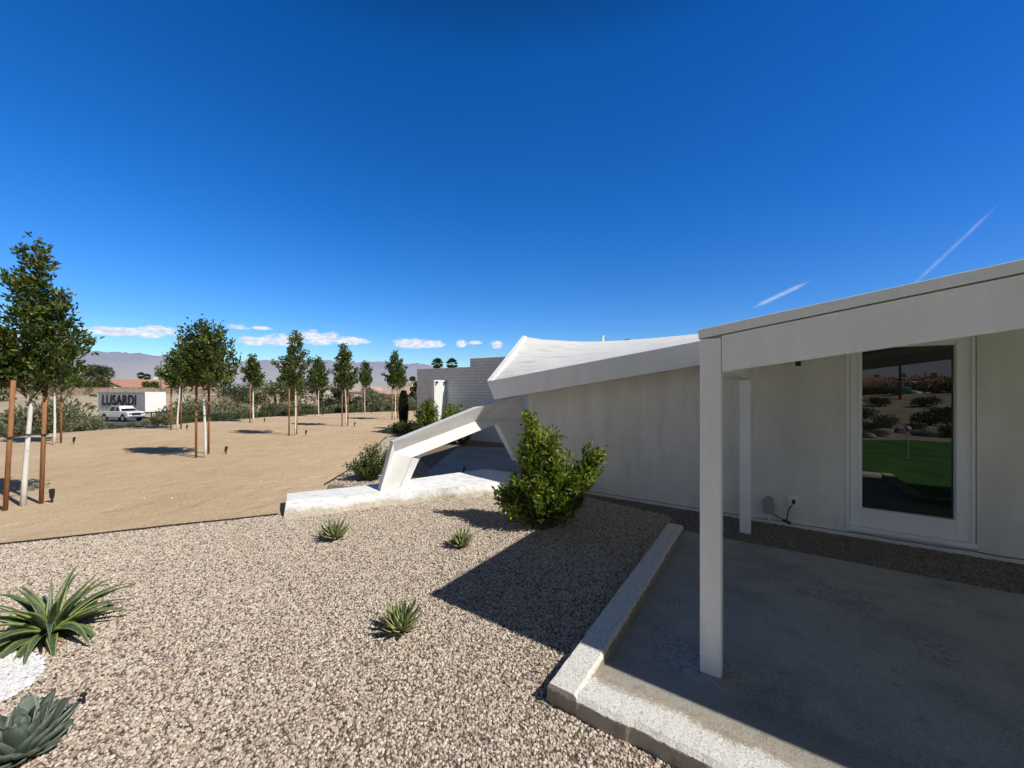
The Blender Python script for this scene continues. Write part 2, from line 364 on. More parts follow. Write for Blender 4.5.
def mount_mat():
    m, n, b = nt('hazy_mountain'); p = pos(n)
    c = ramp(n, noise(n, p, 0.0011, 9, 0.62), [(0.35, (0.17, 0.125, 0.12)), (0.5, (0.27, 0.205, 0.18)), (0.68, (0.36, 0.29, 0.245))])
    z = N(n, 'ShaderNodeSeparateXYZ'); n.links.new(p, z.inputs[0])
    n.links.new(c, b.inputs['Base Color']); b.inputs['Roughness'].default_value = 1.0; b.inputs['Specular IOR Level'].default_value = 0
    bump(n, b, noise(n, p, 0.0035, 8, 0.7), 1.0, 160.0)
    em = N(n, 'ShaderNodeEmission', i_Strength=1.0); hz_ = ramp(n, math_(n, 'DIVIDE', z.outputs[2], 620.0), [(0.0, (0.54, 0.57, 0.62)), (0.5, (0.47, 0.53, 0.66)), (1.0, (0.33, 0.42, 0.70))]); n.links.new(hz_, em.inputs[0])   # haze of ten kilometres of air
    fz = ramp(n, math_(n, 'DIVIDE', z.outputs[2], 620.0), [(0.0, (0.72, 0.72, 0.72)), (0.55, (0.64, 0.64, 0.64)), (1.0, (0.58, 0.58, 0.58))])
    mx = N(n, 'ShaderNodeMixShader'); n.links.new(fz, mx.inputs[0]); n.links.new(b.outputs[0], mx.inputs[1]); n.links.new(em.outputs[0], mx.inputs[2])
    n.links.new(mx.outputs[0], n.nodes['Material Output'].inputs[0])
    return m
M['mount'] = mount_mat()
def pane_mat():
    m, n, b = nt('window_glass')
    g = N(n, 'ShaderNodeBsdfGlossy', i_Roughness=0.0); g.inputs[0].default_value = (1, 1, 1, 1)
    d = N(n, 'ShaderNodeBsdfDiffuse'); d.inputs[0].default_value = (0.006, 0.007, 0.007, 1)
    lw = N(n, 'ShaderNodeFresnel', i_IOR=1.52)
    f = math_(n, 'MULTIPLY_ADD', lw.outputs[0], 1.0, 0.055)
    bu = N(n, 'ShaderNodeBump', i_Strength=0.05, i_Distance=0.002); n.links.new(noise(n, pos(n), 1.3, 1), bu.inputs['Height'])
    n.links.new(bu.outputs[0], g.inputs['Normal'])
    mx = N(n, 'ShaderNodeMixShader'); n.links.new(f, mx.inputs[0]); n.links.new(d.outputs[0], mx.inputs[1]); n.links.new(g.outputs[0], mx.inputs[2])
    n.links.new(mx.outputs[0], n.nodes['Material Output'].inputs[0])
    return m
M['pane'] = pane_mat()

# ------------------------------------------------------------------ terrain
def edge_r(az):                              # plateau edge radius by azimuth (0 = forward, negative = left)
    xs = [math.radians(a) for a in (-180, -75, -53, -46.9, -39, -28.8, -14.1, 20, 180)]
    return float(np.interp(az, xs, [40, 22, 22.4, 23.0, 25.2, 28.3, 30.5, 45, 40]))
STREET = -3.0
def terrain_z(x, y):
    r = math.hypot(x, y); az = math.atan2(x, y); d = r - edge_r(az)
    if d <= 0: z = 0.0
    else:
        t = min(1.0, d / 15.0); z = STREET * (t * t * (3 - 2 * t))
    # sandy bank across the street
    db = (y - 70.0) / 16.0
    if x < 60 and db > 0 and y < 3000:
        t = min(1.0, db); t = t * t * (3 - 2 * t)
        z += 3.3 * t
    if y < -22:
        t = min(1.0, (-22 - y) / 20.0); z += 1.6 * t * t * (3 - 2 * t) * (1 if d <= 0 else 1)
    return z
def build_ground():
    azn = 288; rad = [0.0]
    r = 2.0
    while r < 30: rad.append(r); r += 2.0
    while r < 120: rad.append(r); r += 2.2
    while r < 16000: rad.append(r); r *= 1.22
    vs = []; fs = []
    for r in rad:
        for j in range(azn):
            a = 2 * math.pi * j / azn; x, y = r * math.sin(a), r * math.cos(a)
            z = terrain_z(x, y)
            if r > 30 and r < 200: z += 0.12 * math.sin(x * .7 + 1.3 * math.sin(y * .4)) * min(1, (r - 30) / 20)
            if r > 3000: z = -3
            vs.append((x, y, z))
    for i in range(len(rad) - 1):
        for j in range(azn):
            k = (j + 1) % azn
            fs.append([i * azn + j, (i + 1) * azn + j, (i + 1) * azn + k, i * azn + k][::-1])
    o = mk('ground', vs, fs, M['desert'], smooth=True); tag(o, kind='structure')
build_ground()
def flat(name, pts, z, mat, kind='structure'):
    bm = bmesh.new(); vv = [bm.verts.new((p[0], p[1], z)) for p in pts]; f = bm.faces.new(vv)
    bm.normal_update()
    if f.normal.z < 0: f.normal_flip()
    bmesh.ops.triangulate(bm, faces=[f])
    me = bpy.data.meshes.new(name); bm.to_mesh(me); bm.free(); me.materials.append(mat)
    o = bpy.data.objects.new(name, me); COL.objects.link(o); o['kind'] = kind; return o
# sand plateau with an uneven far edge
sp = []
for i in range(0, 121):
    a = math.radians(-100 + i * 1.0); r = edge_r(a) - 0.25 + 0.18 * math.sin(i * 1.7) + 0.1 * math.sin(i * 4.1)
    sp.append((r * math.sin(a), r * math.cos(a)))
sp += [(12, 30), (12, 2.0), (3.0, -0.6), (-3, -3.0), (-20, -6)]
flat('sand_ground', sp, 0.006, M['sand'])
GL0 = Vector((-5.67, 4.26, 0)); GL1 = Vector((-3.22, 5.26, 0)); gd = (GL1 - GL0).normalized()
grav = [GL0 - gd * 6, GL0, GL1, V(-2.9, 5.75, 0), V(-3.30, 6.95, 0), V(-3.42, 7.88, 0), V(-3.7, 9.6, 0), V(-4.46, 13.75, 0), V(-4.3, 14.6, 0), V(-2.5, 14.5, 0), V(3.5, 12.0, 0), V(12, 4, 0), V(11, -1.2, 0), V(3.8, 1.0, 0), V(1.8, -.8, 0), V(-4, -3, 0), V(-12, -1, 0)]
flat('gravel_ground', [(p.x, p.y) for p in grav], 0.012, M['gravel'])
# steel edging
def edging(name, pts, label):
    mb = MB()
    for a, b in zip(pts[:-1], pts[1:]):
        d = (b - a); s = Vector((-d.y, d.x, 0)).normalized() * 0.012
        mb.box(a - s / 2, d, s, (0, 0, 0.035))
    o = mb.build(name, M['steel_edge']); tag(o, label, 'edging', 'steel edging around the gravel'); return o
def wob(a, b, n, amp):
    out = []
    for i in range(n + 1):
        t = i / n; p = a.lerp(b, t); p = p + Vector((0, random.uniform(-amp, amp), 0)) if 0 < i < n else p; out.append(p)
    return out
edging('steel_edging', wob(GL0 - gd * 6, GL1 + gd * 0.02, 16, 0.012), 'thin dark edging strip between sand and pale gravel, left of the white plinth')
edging('steel_edging', wob(V(-3.36, 6.9, 0), V(-3.42, 7.88, 0), 3, 0.01) + wob(V(-3.7, 9.6, 0), V(-4.46, 13.7, 0), 4, 0.01), 'dark edging strip running back from the white plinth past the olive bush')

# gravel stones: geometry nodes scatter
def stone_meshes(prefix, n, size, flatn, mat, seed):
    coll = bpy.data.collections.new(prefix + '_kinds'); r = random.Random(seed)
    for i in range(n):
        bm = bmesh.new(); bmesh.ops.create_icosphere(bm, subdivisions=1, radius=size)
        sx, sy, sz = r.uniform(.8, 1.3), r.uniform(.65, 1.0), r.uniform(.5, .8) * flatn
        for v in bm.verts:
            k = 1 + r.uniform(-.22, .22); v.co = Vector((v.co.x * sx * k, v.co.y * sy * k, v.co.z * sz * k))
        me = bpy.data.meshes.new(prefix); bm.to_mesh(me); bm.free(); me.materials.append(mat)
        o = bpy.data.objects.new(prefix + '_stone', me); coll.objects.link(o)
    return coll
def scatter(name, poly, z, density, coll, smin, smax, seed, label=None):
    o = flat(name, poly, z, M['gravel'], 'stuff')
    ng = bpy.data.node_groups.new(name + '_nodes', 'GeometryNodeTree')
    ng.interface.new_socket('Geometry', in_out='INPUT', socket_type='NodeSocketGeometry')
    ng.interface.new_socket('Geometry', in_out='OUTPUT', socket_type='NodeSocketGeometry')
    gi = ng.nodes.new('NodeGroupInput'); go = ng.nodes.new('NodeGroupOutput')
    dp = ng.nodes.new('GeometryNodeDistributePointsOnFaces'); dp.inputs['Density'].default_value = density; dp.inputs['Seed'].default_value = seed
    ci = ng.nodes.new('GeometryNodeCollectionInfo'); ci.inputs['Collection'].default_value = coll
    ci.inputs['Separate Children'].default_value = True; ci.inputs['Reset Children'].default_value = True
    ip = ng.nodes.new('GeometryNodeInstanceOnPoints'); ip.inputs['Pick Instance'].default_value = True
    rr = ng.nodes.new('FunctionNodeRandomValue'); rr.data_type = 'FLOAT_VECTOR'; rr.inputs[0].default_value = (-.6, -.6, 0); rr.inputs[1].default_value = (.6, .6, 6.283)
    rs = ng.nodes.new('FunctionNodeRandomValue'); rs.data_type = 'FLOAT'; rs.inputs[2].default_value = smin; rs.inputs[3].default_value = smax
    rc = ng.nodes.new('FunctionNodeRandomValue'); rc.data_type = 'FLOAT'; rc.inputs[2].default_value = 0; rc.inputs[3].default_value = 1
    for k, x in enumerate((rr, rs, rc)): x.inputs['Seed'].default_value = seed * 10 + k
    st = ng.nodes.new('GeometryNodeStoreNamedAttribute'); st.domain = 'INSTANCE'; st.data_type = 'FLOAT'; st.inputs['Name'].default_value = 'rnd'
    L = ng.links.new
    L(gi.outputs[0], dp.inputs['Mesh']); L(dp.outputs['Points'], ip.inputs['Points']); L(ci.outputs[0], ip.inputs['Instance'])
    L(rr.outputs[0], ip.inputs['Rotation']); L(rs.outputs[1], ip.inputs['Scale'])
    L(ip.outputs[0], st.inputs['Geometry']); L(rc.outputs[1], st.inputs['Value']); L(st.outputs[0], go.inputs[0])
    md = o.modifiers.new('scatter', 'NODES'); md.node_group = ng
    if label: tag(o, label, 'gravel')
    return o
gc = stone_meshes('gravel', 6, 0.0088, 1.0, M['pebble'], 3)
# patio frame coordinates
def PT(t, s, z=0.0): p = W0 + E1 * t + E2 * s; return Vector((p.x, p.y, z))
near = [GL0 - gd * 1.2, GL0, GL1, V(-3.0, 5.2, 0), V(-0.25, 6.35, 0), V(.3, 6.95, 0), PT(-1.8, -.45), PT(-1.79, -1.02), PT(-1.80, -4.06), PT(-.4, -4.06), V(-2, 1.2, 0), V(-5, 1.9, 0)]
wx, wy, wr = -3.26, 2.12, 0.45
scatter('gravel', [(p.x, p.y) for p in near], 0.014, 6000, gc, 0.5, 1.3, 5, 'tan and grey loose gravel covering the bed before the house')
far_g = [V(-3.30, 6.95, 0), V(-3.42, 7.88, 0), V(-3.7, 9.6, 0), V(-4.4, 13.6, 0), V(-2.6, 13.0, 0), V(-2.4, 9.6, 0), V(-1.2, 7.2, 0), V(-2.2, 6.5, 0)]
scatter('gravel', [(p.x, p.y) for p in far_g], 0.014, 1100, gc, 0.9, 2.2, 6, 'coarser gravel behind the white plinth around the olive bush')
scatter('stray_stones', [(-24, 5.5), (-6.2, 4.6), (-3.4, 5.7), (-3.8, 9), (-4.9, 14), (-7, 27), (-18, 17)], 0.008, 2.2, gc, .6, 2.0, 25, 'stray small stones lying on the open sand')
scatter('stray_stones', [(p.x, p.y) for p in (GL0 - gd * 3, GL1, GL1 + V(-.1, .25, 0), GL0 - gd * 3 + V(-.1, .3, 0))], 0.008, 140, gc, .5, 1.2, 26, 'gravel stones spilled over the edging onto the sand')
dc = stone_meshes('shade_gravel', 4, 0.0112, 1.0, M['shadedpebble'], 13)
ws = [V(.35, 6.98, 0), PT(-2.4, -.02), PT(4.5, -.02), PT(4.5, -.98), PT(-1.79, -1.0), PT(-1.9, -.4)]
scatter('shaded_gravel', [(p.x, p.y) for p in ws], 0.016, 5200, dc, 0.6, 1.25, 15, 'gravel strip along the foot of the white wall, porch shade painted into its dark stones')
wc = stone_meshes('white_pebble', 4, 0.016, 0.8, M['whitestone'], 9)
wp = [(wx + wr * (1 + .06 * math.sin(5 * a)) * math.cos(a), wy + wr * .95 * (1 + .07 * math.sin(3 * a)) * math.sin(a)) for a in [2 * math.pi * i / 28 for i in range(28)]]
scatter('white_pebbles', wp, 0.024, 6500, wc, 0.6, 1.35, 7, 'patch of bright white pebbles beside the large spiky agave')

# ------------------------------------------------------------------ patio
def patio():
    mb = MB()
    slab = [PT(-1.62, -.98), PT(4.5, -.98), PT(4.5, -2.15), PT(1.0, -2.15), PT(1.0, -3.55), PT(-1.62, -3.55)]
    mb.prism([V(p.x, p.y, -.05) for p in slab], (0, 0, .095))
    o = mb.build('patio', M['slab']); tag(o, kind='structure')
    # raised kerb on the left; slightly irregular cast edge
    def rough_strip(name, quads, mat, parent=None):
        """quads: list of cross-sections (list of points), lofted"""
        vs = []; fs = []; k = len(quads[0])
        for q in quads: vs += q
        for i in range(len(quads) - 1):
            for j in range(k - 1): fs.append([i * k + j, i * k + j + 1, (i + 1) * k + j + 1, (i + 1) * k + j])
        fs.append(list(range(k))[::-1]); fs.append([(len(quads) - 1) * k + j for j in range(k)])
        oo = mk(name, vs, fs, mat, parent); 
        bm = bmesh.new(); bm.from_mesh(oo.data); bmesh.ops.recalc_face_normals(bm, faces=bm.faces); bm.to_mesh(oo.data); bm.free()
        oo['kind'] = 'structure'; return oo
    secs = []
    n = 60
    for i in range(n + 1):
        s = -4.082 + (3.03) * i / n
        j = lambda a=.0018: random.uniform(-a, a)
        zt = .125 + j(.002)
        secs.append([PT(-1.805 + j(), s, -.05), PT(-1.80 + j(), s, zt - .02), PT(-1.785 + j(.003), s, zt), PT(-1.64 + j(.003), s, zt), PT(-1.625 + j(), s, zt - .014), PT(-1.615 + j(), s, .03)])
    rough_strip('kerb', secs, M['kerb'])
    secs = []; n = 90
    for i in range(n + 1):
        t = -1.627 + 2.62 * i / n
        j = lambda a=.0016: random.uniform(-a, a)
        zf = .118 + j(.002)
        wv = .006 * math.sin(t * 9) + .004 * math.sin(t * 23); a0, a1 = .066, .047; inner = -3.50
        secs.append([PT(t, -4.085 + wv, -.05), PT(t, -4.08 + wv + j(.003), zf - .02), PT(t, -4.055 + wv + j(), zf), PT(t, -3.93 + j(), .5 * (zf + a0) + .012), PT(t, -3.76, a0), PT(t, inner, a1), PT(t, inner, -.05)])
    rough_strip('patio_edge', secs, M['strip'])
    # return and far part of the edge (seen only in the window)
    mb = MB(); mb.box(PT(1.003, -4.08, -.05), E1 * .16, E2 * 2.0, (0, 0, .17)); mb.box(PT(1.165, -2.24, -.05), E1 * 3.4, E2 * .14, (0, 0, .17))
    o = mb.build('kerb', M['strip'], bevel=.015); o['kind'] = 'structure'
patio()

# ------------------------------------------------------------------ house
house = empty('house', PT(-1, 0), 0, 'low white modern house with sloping roof, covered porch and tall window', 'house')
hinv = Matrix.Translation(-house.location)
def hpart(mb, name, mat, parent=house, bevel=0, smooth=False):
    mb.v = [v - house.location for v in mb.v]
    return mb.build(name, mat, parent, smooth, bevel)
E0 = Vector((-.43, 6.76, 0)); SL = .142
def eave(s, z=None, back=0.0):      # point at distance s along the main eave, top of fascia
    p = E0 + E1 * s + E2 * back; return Vector((p.x, p.y, 1.855 + SL * s if z is None else z))
# front wall with an opening for the window
def tt(p): return (p - W0).dot(E1)
C0t = tt(Vector((.27, 6.98, 0)))
gl0, gl1 = tt(WL(862, 430)), tt(WL(955, 430))
zb, zt = .5 * (WL(862, 508).z + WL(955, 520).z), WL(955, 344.6).z
fr0, fr1 = tt(WL(850, 430)), tt(WL(974, 430))
fb, ft = WL(900, 532).z, zt + .16
def wtop(t): return 1.855 + SL * (t - tt(E0)) - .03
mb = MB()
def wallseg(t0, t1, z0, z1a, z1b, th=.2):
    mb.prism([PT(t0, 0, z0), PT(t1, 0, z0), PT(t1, 0, z1b), PT(t0, 0, z1a)], E2 * th)
wallseg(C0t, fr0, -.05, wtop(C0t), wtop(fr0)); wallseg(fr1, 6.0, -.05, wtop(fr1), wtop(6.0)); wallseg(fr0, fr1, ft, wtop(fr0), wtop(fr1)); wallseg(fr0, fr1, -.05, fb, fb)
mb.box(PT(C0t, .2, -.05), E1 * .2, E2 * 1.2, (0, 0, wtop(C0t) + .05))
hpart(mb, 'wall', M['stucco'])
# rear wing of the house behind the roof
mb = MB()
RW = [V(.62, 8.35, 0), V(.78, 12.4, 0), V(6.5, 9.2, 0), V(5.2, 6.2, 0)]
mb.prism([p + V(0, 0, -.05) for p in RW], (0, 0, 2.40)); hpart(mb, 'rear_wing', M['stucco'])
# footing strip along the wall
mb = MB(); mb.box(PT(C0t, -.035, -.02), E1 * (6.0 - C0t), E2 * .033, (0, 0, .085)); hpart(mb, 'footing', M['stucco'], bevel=.004)
mb = MB(); mb.tube([PT(C0t + .1 + i * .12, -.036, .066 + .004 * math.sin(i * 1.9) + .003 * math.sin(i * 5.3)) for i in range(75)], .0035, 5); hpart(mb, 'wall_base_crack', M['rubber'])  # dark tube added to stand for the crack's dark line along the base
# thin proud wall panel right of the window + vertical joints
mb = MB(); mb.box(PT(fr1 + .012, -.022, .07), E1 * (6.0 - fr1), E2 * .02, (0, 0, 2.4)); hpart(mb, 'wall_panel', M['stucco'], bevel=.004)
mb = MB(); mb.box(PT(tt(WL(846, 430)) - .0, -.016, .07), E1 * .028, E2 * .015, (0, 0, 2.3)); hpart(mb, 'corner_bead', M['trim'], bevel=.002)
# window
wf = MB()
def fbox(m, t0, t1, z0, z1, s0, s1): m.box(PT(t0, s0, z0), E1 * (t1 - t0), E2 * (s1 - s0), (0, 0, z1 - z0))
fbox(wf, fr0, gl0, fb, ft, -.012, .10); fbox(wf, gl1, fr1, fb, ft, -.012, .10); fbox(wf, gl0, gl1, fb, zb, -.0115, .10); fbox(wf, gl0, gl1, zt, ft, -.0115, .10)
wfo = hpart(wf, 'window', M['trim'], bevel=.004)
m2 = MB()
for (a, b_, c, d) in ((gl0 - .035, gl0 - .004, zb - .03, zt + .03), (gl1 + .004, gl1 + .035, zb - .03, zt + .03)): fbox(m2, a, b_, c, d, -.026, -.0125)
fbox(m2, gl0 - .003, gl1 + .003, zb - .035, zb - .002, -.026, -.0125)
fbox(m2, gl1 + .11, gl1 + .135, fb, ft, -.03, -.0125)
m2.v = [v for v in m2.v]
hpart(m2, 'frame', M['trim'], parent=wfo, bevel=.003)
m3 = MB(); m3.add([PT(gl0, .045, zb), PT(gl1, .045, zb), PT(gl1, .045, zt), PT(gl0, .045, zt)], [[0, 1, 2, 3]]); hpart(m3, 'pane', M['pane'], parent=wfo)
m4 = MB(); fbox(m4, fr0 - .02, fr1 + .02, fb - .05, fb - .003, -.05, -.003); hpart(m4, 'sill', M['trim'], parent=wfo, bevel=.006)
# main roof (left of the porch)
A = D(522.5, 336.8, 8.5); R1 = Vector((4.6, 7.5, 2.84)); R2 = Vector((9.0, 5.2, 3.0))
e0, e1p, e2p = eave(-.0), eave(4.6), eave(9.2)
rb = MB()
def loft(a0, a1, b0, b1, n, m, sag=0.0):
    vs = []; fs = []
    for i in range(n + 1):
        for j in range(m + 1):
            u, w = i / n, j / m; p = a0.lerp(a1, u).lerp(b0.lerp(b1, u), w); p.z -= sag * math.sin(math.pi * w) ; vs.append(p)
    for i in range(n):
        for j in range(m): fs.append([i * (m + 1) + j, (i + 1) * (m + 1) + j, (i + 1) * (m + 1) + j + 1, i * (m + 1) + j + 1])
    return vs, fs
def ridge(u):
    p = A.lerp(R1, u); pxs = [522.5, 545, 580, 610, 650, 700, 748]; pys = [336.8, 339.6, 341.8, 341.2, 338.4, 333.8, 331]
    q = CX + F * p.x / p.y; return V(p.x, p.y, H - (float(np.interp(q, pxs, pys)) - HY) / F * p.y)
R1 = ridge(1.0)
nU, nW = 40, 12; vs = []; fs = []
for i in range(nU + 1):
    for j in range(nW + 1):
        u, w_ = i / nU, j / nW; a = e0.lerp(e1p, u); b = ridge(u); p = a.lerp(b, w_); p.z -= .03 * math.sin(math.pi * w_); vs.append(p)
for i in range(nU):
    for j in range(nW): fs.append([i * (nW + 1) + j, (i + 1) * (nW + 1) + j, (i + 1) * (nW + 1) + j + 1, i * (nW + 1) + j + 1])
rb.add(vs, fs)
vs, fs = loft(e1p, e2p, R1, R2, 4, 6); rb.add(vs, fs)
B0 = V(.85, 12.5, 2.60); B1 = V(6.6, 9.3, 2.6)
vs = []
for i in range(21):
    u = i / 20; a = ridge(u); b = B0.lerp(B1, u)
    for j in range(3): vs.append(a.lerp(b, j / 2) + UP * (-.25 * math.sin(math.pi * j / 2)))
rb.add(vs, [[i * 3 + j, (i + 1) * 3 + j, (i + 1) * 3 + j + 1, i * 3 + j + 1] for i in range(20) for j in range(2)])
vp = ridge(.42); vp = D(602.5, 341.5, vp.y + .15)
m_ = MB(); m_.tube([vp - UP * .08, vp + UP * .10], .032, 10); m_.tube([vp + UP * .10, vp + UP * .12], .042, 10); hpart(m_, 'vent_pipe', M['trim'])
vp = D(624, 340.5, 8.2); m_ = MB(); m_.box(vp - UP * .03, E1 * .14, E2 * .1, UP * .06); hpart(m_, 'roof_vent', M['greybox'])
roof = hpart(rb, 'roof', M['roof'], smooth=False)
sol = roof.modifiers.new('s', 'SOLIDIFY'); sol.thickness = .07; sol.offset = -1
# eave fascia
def board(a, b, drop, thick, name, mat, parent, inn=E2, bevel=.006, tilt=0.0, up=.012):
    m = MB(); d = UP * -drop
    vs = [a + UP * up, b + UP * up, b + d + inn * tilt, a + d + inn * tilt]
    m.prism(vs, inn * thick); return hpart(m, name, mat, parent, bevel=bevel)
fz = MB()
a_, b_ = e0 - E2 * .02, e2p - E2 * .02
_d = Vector(((494.2 - CX) / F, 1, -(399.3 - HY) / F)); aL = V(0, 0, H) + _d * ((e0 - E2 * .02 - V(0, 0, H)).dot(E2) / _d.dot(E2))
fz.prism([a_ + UP * .012, b_ + UP * .012, b_ + UP * -.25, aL], E2 * .05)
hpart(fz, 'fascia', M['fascia'], roof, bevel=.006)
# rake board from the eave corner to the apex
rk = MB(); dA = (A - e0); sd = Vector((-dA.y, dA.x, 0)).normalized()
lo0 = V(aL.x, aL.y, aL.z) + E2 * .06 ; lo1 = A + UP * -.30 + (-sd) * .10
rk.add([e0 + UP * .022 - E2 * .02, A + UP * .022, A + UP * .022 - sd * .09, e0 + UP * .022 + E1 * .11 - E2 * .02, lo0, lo1, lo1 - sd * .06, lo0 + E1 * .1],
       [[0, 3, 2, 1], [0, 1, 5, 4], [4, 5, 6, 7], [3, 7, 6, 2], [0, 4, 7, 3], [1, 2, 6, 5]])
hpart(rk, 'rake_board', M['trim'], roof, bevel=.004)
# soffit
so = MB(); so.add([e0 + UP * -.24 + E2 * .05 + E1 * .06, e2p + UP * -.24 + E2 * .05, e2p + UP * -.24 + E2 * .9, eave(.75, 1.855 + SL * .75 - .24, .9)], [[0, 1, 2, 3]])
hpart(so, 'soffit', M['stucco'], roof)
# porch
PL = Vector((1.131, 2.32, 0)); PW = .114
PS = .155
pz = lambda t: 2.052 + PS * t
psec = (PL - W0).dot(E2); ptt = (PL - W0).dot(E1)
back_s = (E0 - W0).dot(E2)
def post(p, z0, z1, name='post', w=PW):
    m = MB(); m.box(p + UP * z0, E1 * w, E2 * w, UP * (z1 - z0)); return hpart(m, name, M['fascia'], bevel=.006)
post(PL, .03, 2.045)
BPx = G(739.5, 533, 0.012); post(BPx, .0, 1.842, w=.115)
pr = MB()
L_ = 7.2; fr = PL + E1 * (PW + .002)
bw = (BPx - PL).dot(E2)
# porch roof deck
q0 = PL + UP * (pz(0) - .0); q1 = PL + E1 * L_ + UP * pz(L_)
deckb = back_s - psec - .03
pr.prism([V(q0.x, q0.y, pz(0) - .075) + E2 * .045, V(q1.x, q1.y, pz(L_) - .075) + E2 * .045, V(q1.x, q1.y, pz(L_) - .075) + E2 * deckb, V(q0.x, q0.y, pz(0) - .075) + E2 * deckb], UP * .07)
proof = hpart(pr, 'porch_roof', M['roof'])
# front fascia board of the porch
fa = fr + UP * (pz(PW) - .012); fb_ = fr + E1 * (L_ - PW) + UP * (pz(L_) - .012)
m = MB(); m.prism([fa, fb_, V(fb_.x, fb_.y, fb_.z - .235 - .012 * L_), V(fa.x, fa.y, 1.845)], E2 * .045); hpart(m, 'fascia', M['fascia'], proof, bevel=.005)
# metal cap over the fascia
c0 = PL + UP * (pz(0) - .006) - E2 * .012 - E1 * .006; c1 = PL + E1 * L_ + UP * (pz(L_) - .006) - E2 * .012
m = MB(); m.prism([c0, c1, c1 + UP * .055, c0 + UP * .055], E2 * .12); hpart(m, 'roof_cap', M['trim'], proof, bevel=.003)
# left edge beam between the two posts
m = MB(); bb = PL + E2 * (PW + .002)
m.box(V(bb.x, bb.y, 1.845), E1 * .16, E2 * (deckb - PW), UP * (pz(0) - .09 - 1.845)); hpart(m, 'beam', M['fascia'], proof, bevel=.005)
m = MB(); bl = PL + E2 * .115
m.box(V(bl.x, bl.y, pz(0) - .004), E1 * .1, E2 * (deckb - .12), UP * .05); hpart(m, 'roof_cap', M['trim'], proof, bevel=.003)

# wall fixtures
def fixture_box():
    p = WL(769, 505, 0); z = p.z; tc = tt(p)
    o = empty('junction_box', p, 0, 'grey ribbed electrical box low on the white wall beside the rear porch post', 'electrical box')
    m = MB(); 
    prof = [(-.050, -.10), (.050, -.10), (.056, -.02), (.056, .05), (.046, .09), (.022, .112), (-.022, .112), (-.046, .09), (-.056, .05), (-.056, -.02)]
    m.prism([E1 * a + UP * b + E2 * -.002 for a, b in prof], -E2 * .075); m.build('cover', M['greybox'], o, bevel=.006)
    r = MB()
    for k in range(5): r.box(E1 * -.04 + UP * (-.07 + k * .026) - E2 * .0795, E1 * .08, -E2 * .005, UP * .012)
    r.build('rib', M['greybox'], o)
    m = MB(); m.tube([E1 * .005 + UP * -.09 - E2 * .03, E1 * .005 + UP * (-z + .02) - E2 * .05], .011, 8); m.build('conduit', M['trim'], o, True)
    return o
fixture_box()
def outlet():
    p = WL(793.5, 501, 0)
    o = empty('outlet', p, 0, 'white outdoor socket on the wall with a black cord plugged in', 'outlet')
    m = MB(); m.box(E1 * -.056 + UP * -.07 - E2 * .002, E1 * .112, -E2 * .028, UP * .14); m.build('cover', M['trim'], o, bevel=.006)
    m = MB(); m.box(E1 * -.018 + UP * -.03 - E2 * .031, E1 * .034, -E2 * .02, UP * .055); m.build('plug', M['black'], o, bevel=.004)
    q = WL(786, 520, 0); j = WL(771, 513, 0)
    m = MB(); pts = [E1 * -.01 + UP * -.04 - E2 * .04, (E1 * -.05 + UP * -.10 - E2 * .05), (q - p) - E2 * .05, (q - p) + E1 * -.06 - E2 * .05 + UP * .02, (j - p) - E2 * .05 + UP * .03]
    pts = [Vector(x) for x in pts]
    sm = []
    for i in range(len(pts) - 1):
        p0, p1, p2, p3 = pts[max(i - 1, 0)], pts[i], pts[i + 1], pts[min(i + 2, len(pts) - 1)]
        for k in range(6):
            t = k / 6; sm.append(.5 * ((2 * p1) + (-p0 + p2) * t + (2 * p0 - 5 * p1 + 4 * p2 - p3) * t * t + (-p0 + 3 * p1 - 3 * p2 + p3) * t ** 3))
    m.tube(sm + [pts[-1]], .006, 6); m.build('cord', M['black'], o, True)
    m = MB(); m.tube([(q - p) - E2 * .055 - E1 * .035 + UP * .012, (q - p) - E2 * .055 + E1 * .045 - UP * .018], [.014, .018], 8); m.build('adapter', M['black'], o, True)
outlet()
def seccam():
    p = WL(796.5, 364, 0)
    o = empty('security_camera', p, 0, 'tiny dark security camera high on the wall under the porch', 'camera')
    m = MB(); m.box(E1 * -.05 + UP * -.04 - E2 * .002, E1 * .09, -E2 * .06, UP * .085); m.build('bracket', M['trim'], o, bevel=.004)
    m = MB(); m.box(E1 * -.015 - E2 * .063 + UP * -.03, E1 * .055, -E2 * .03, UP * .055); m.build('body', M['black'], o)
seccam()

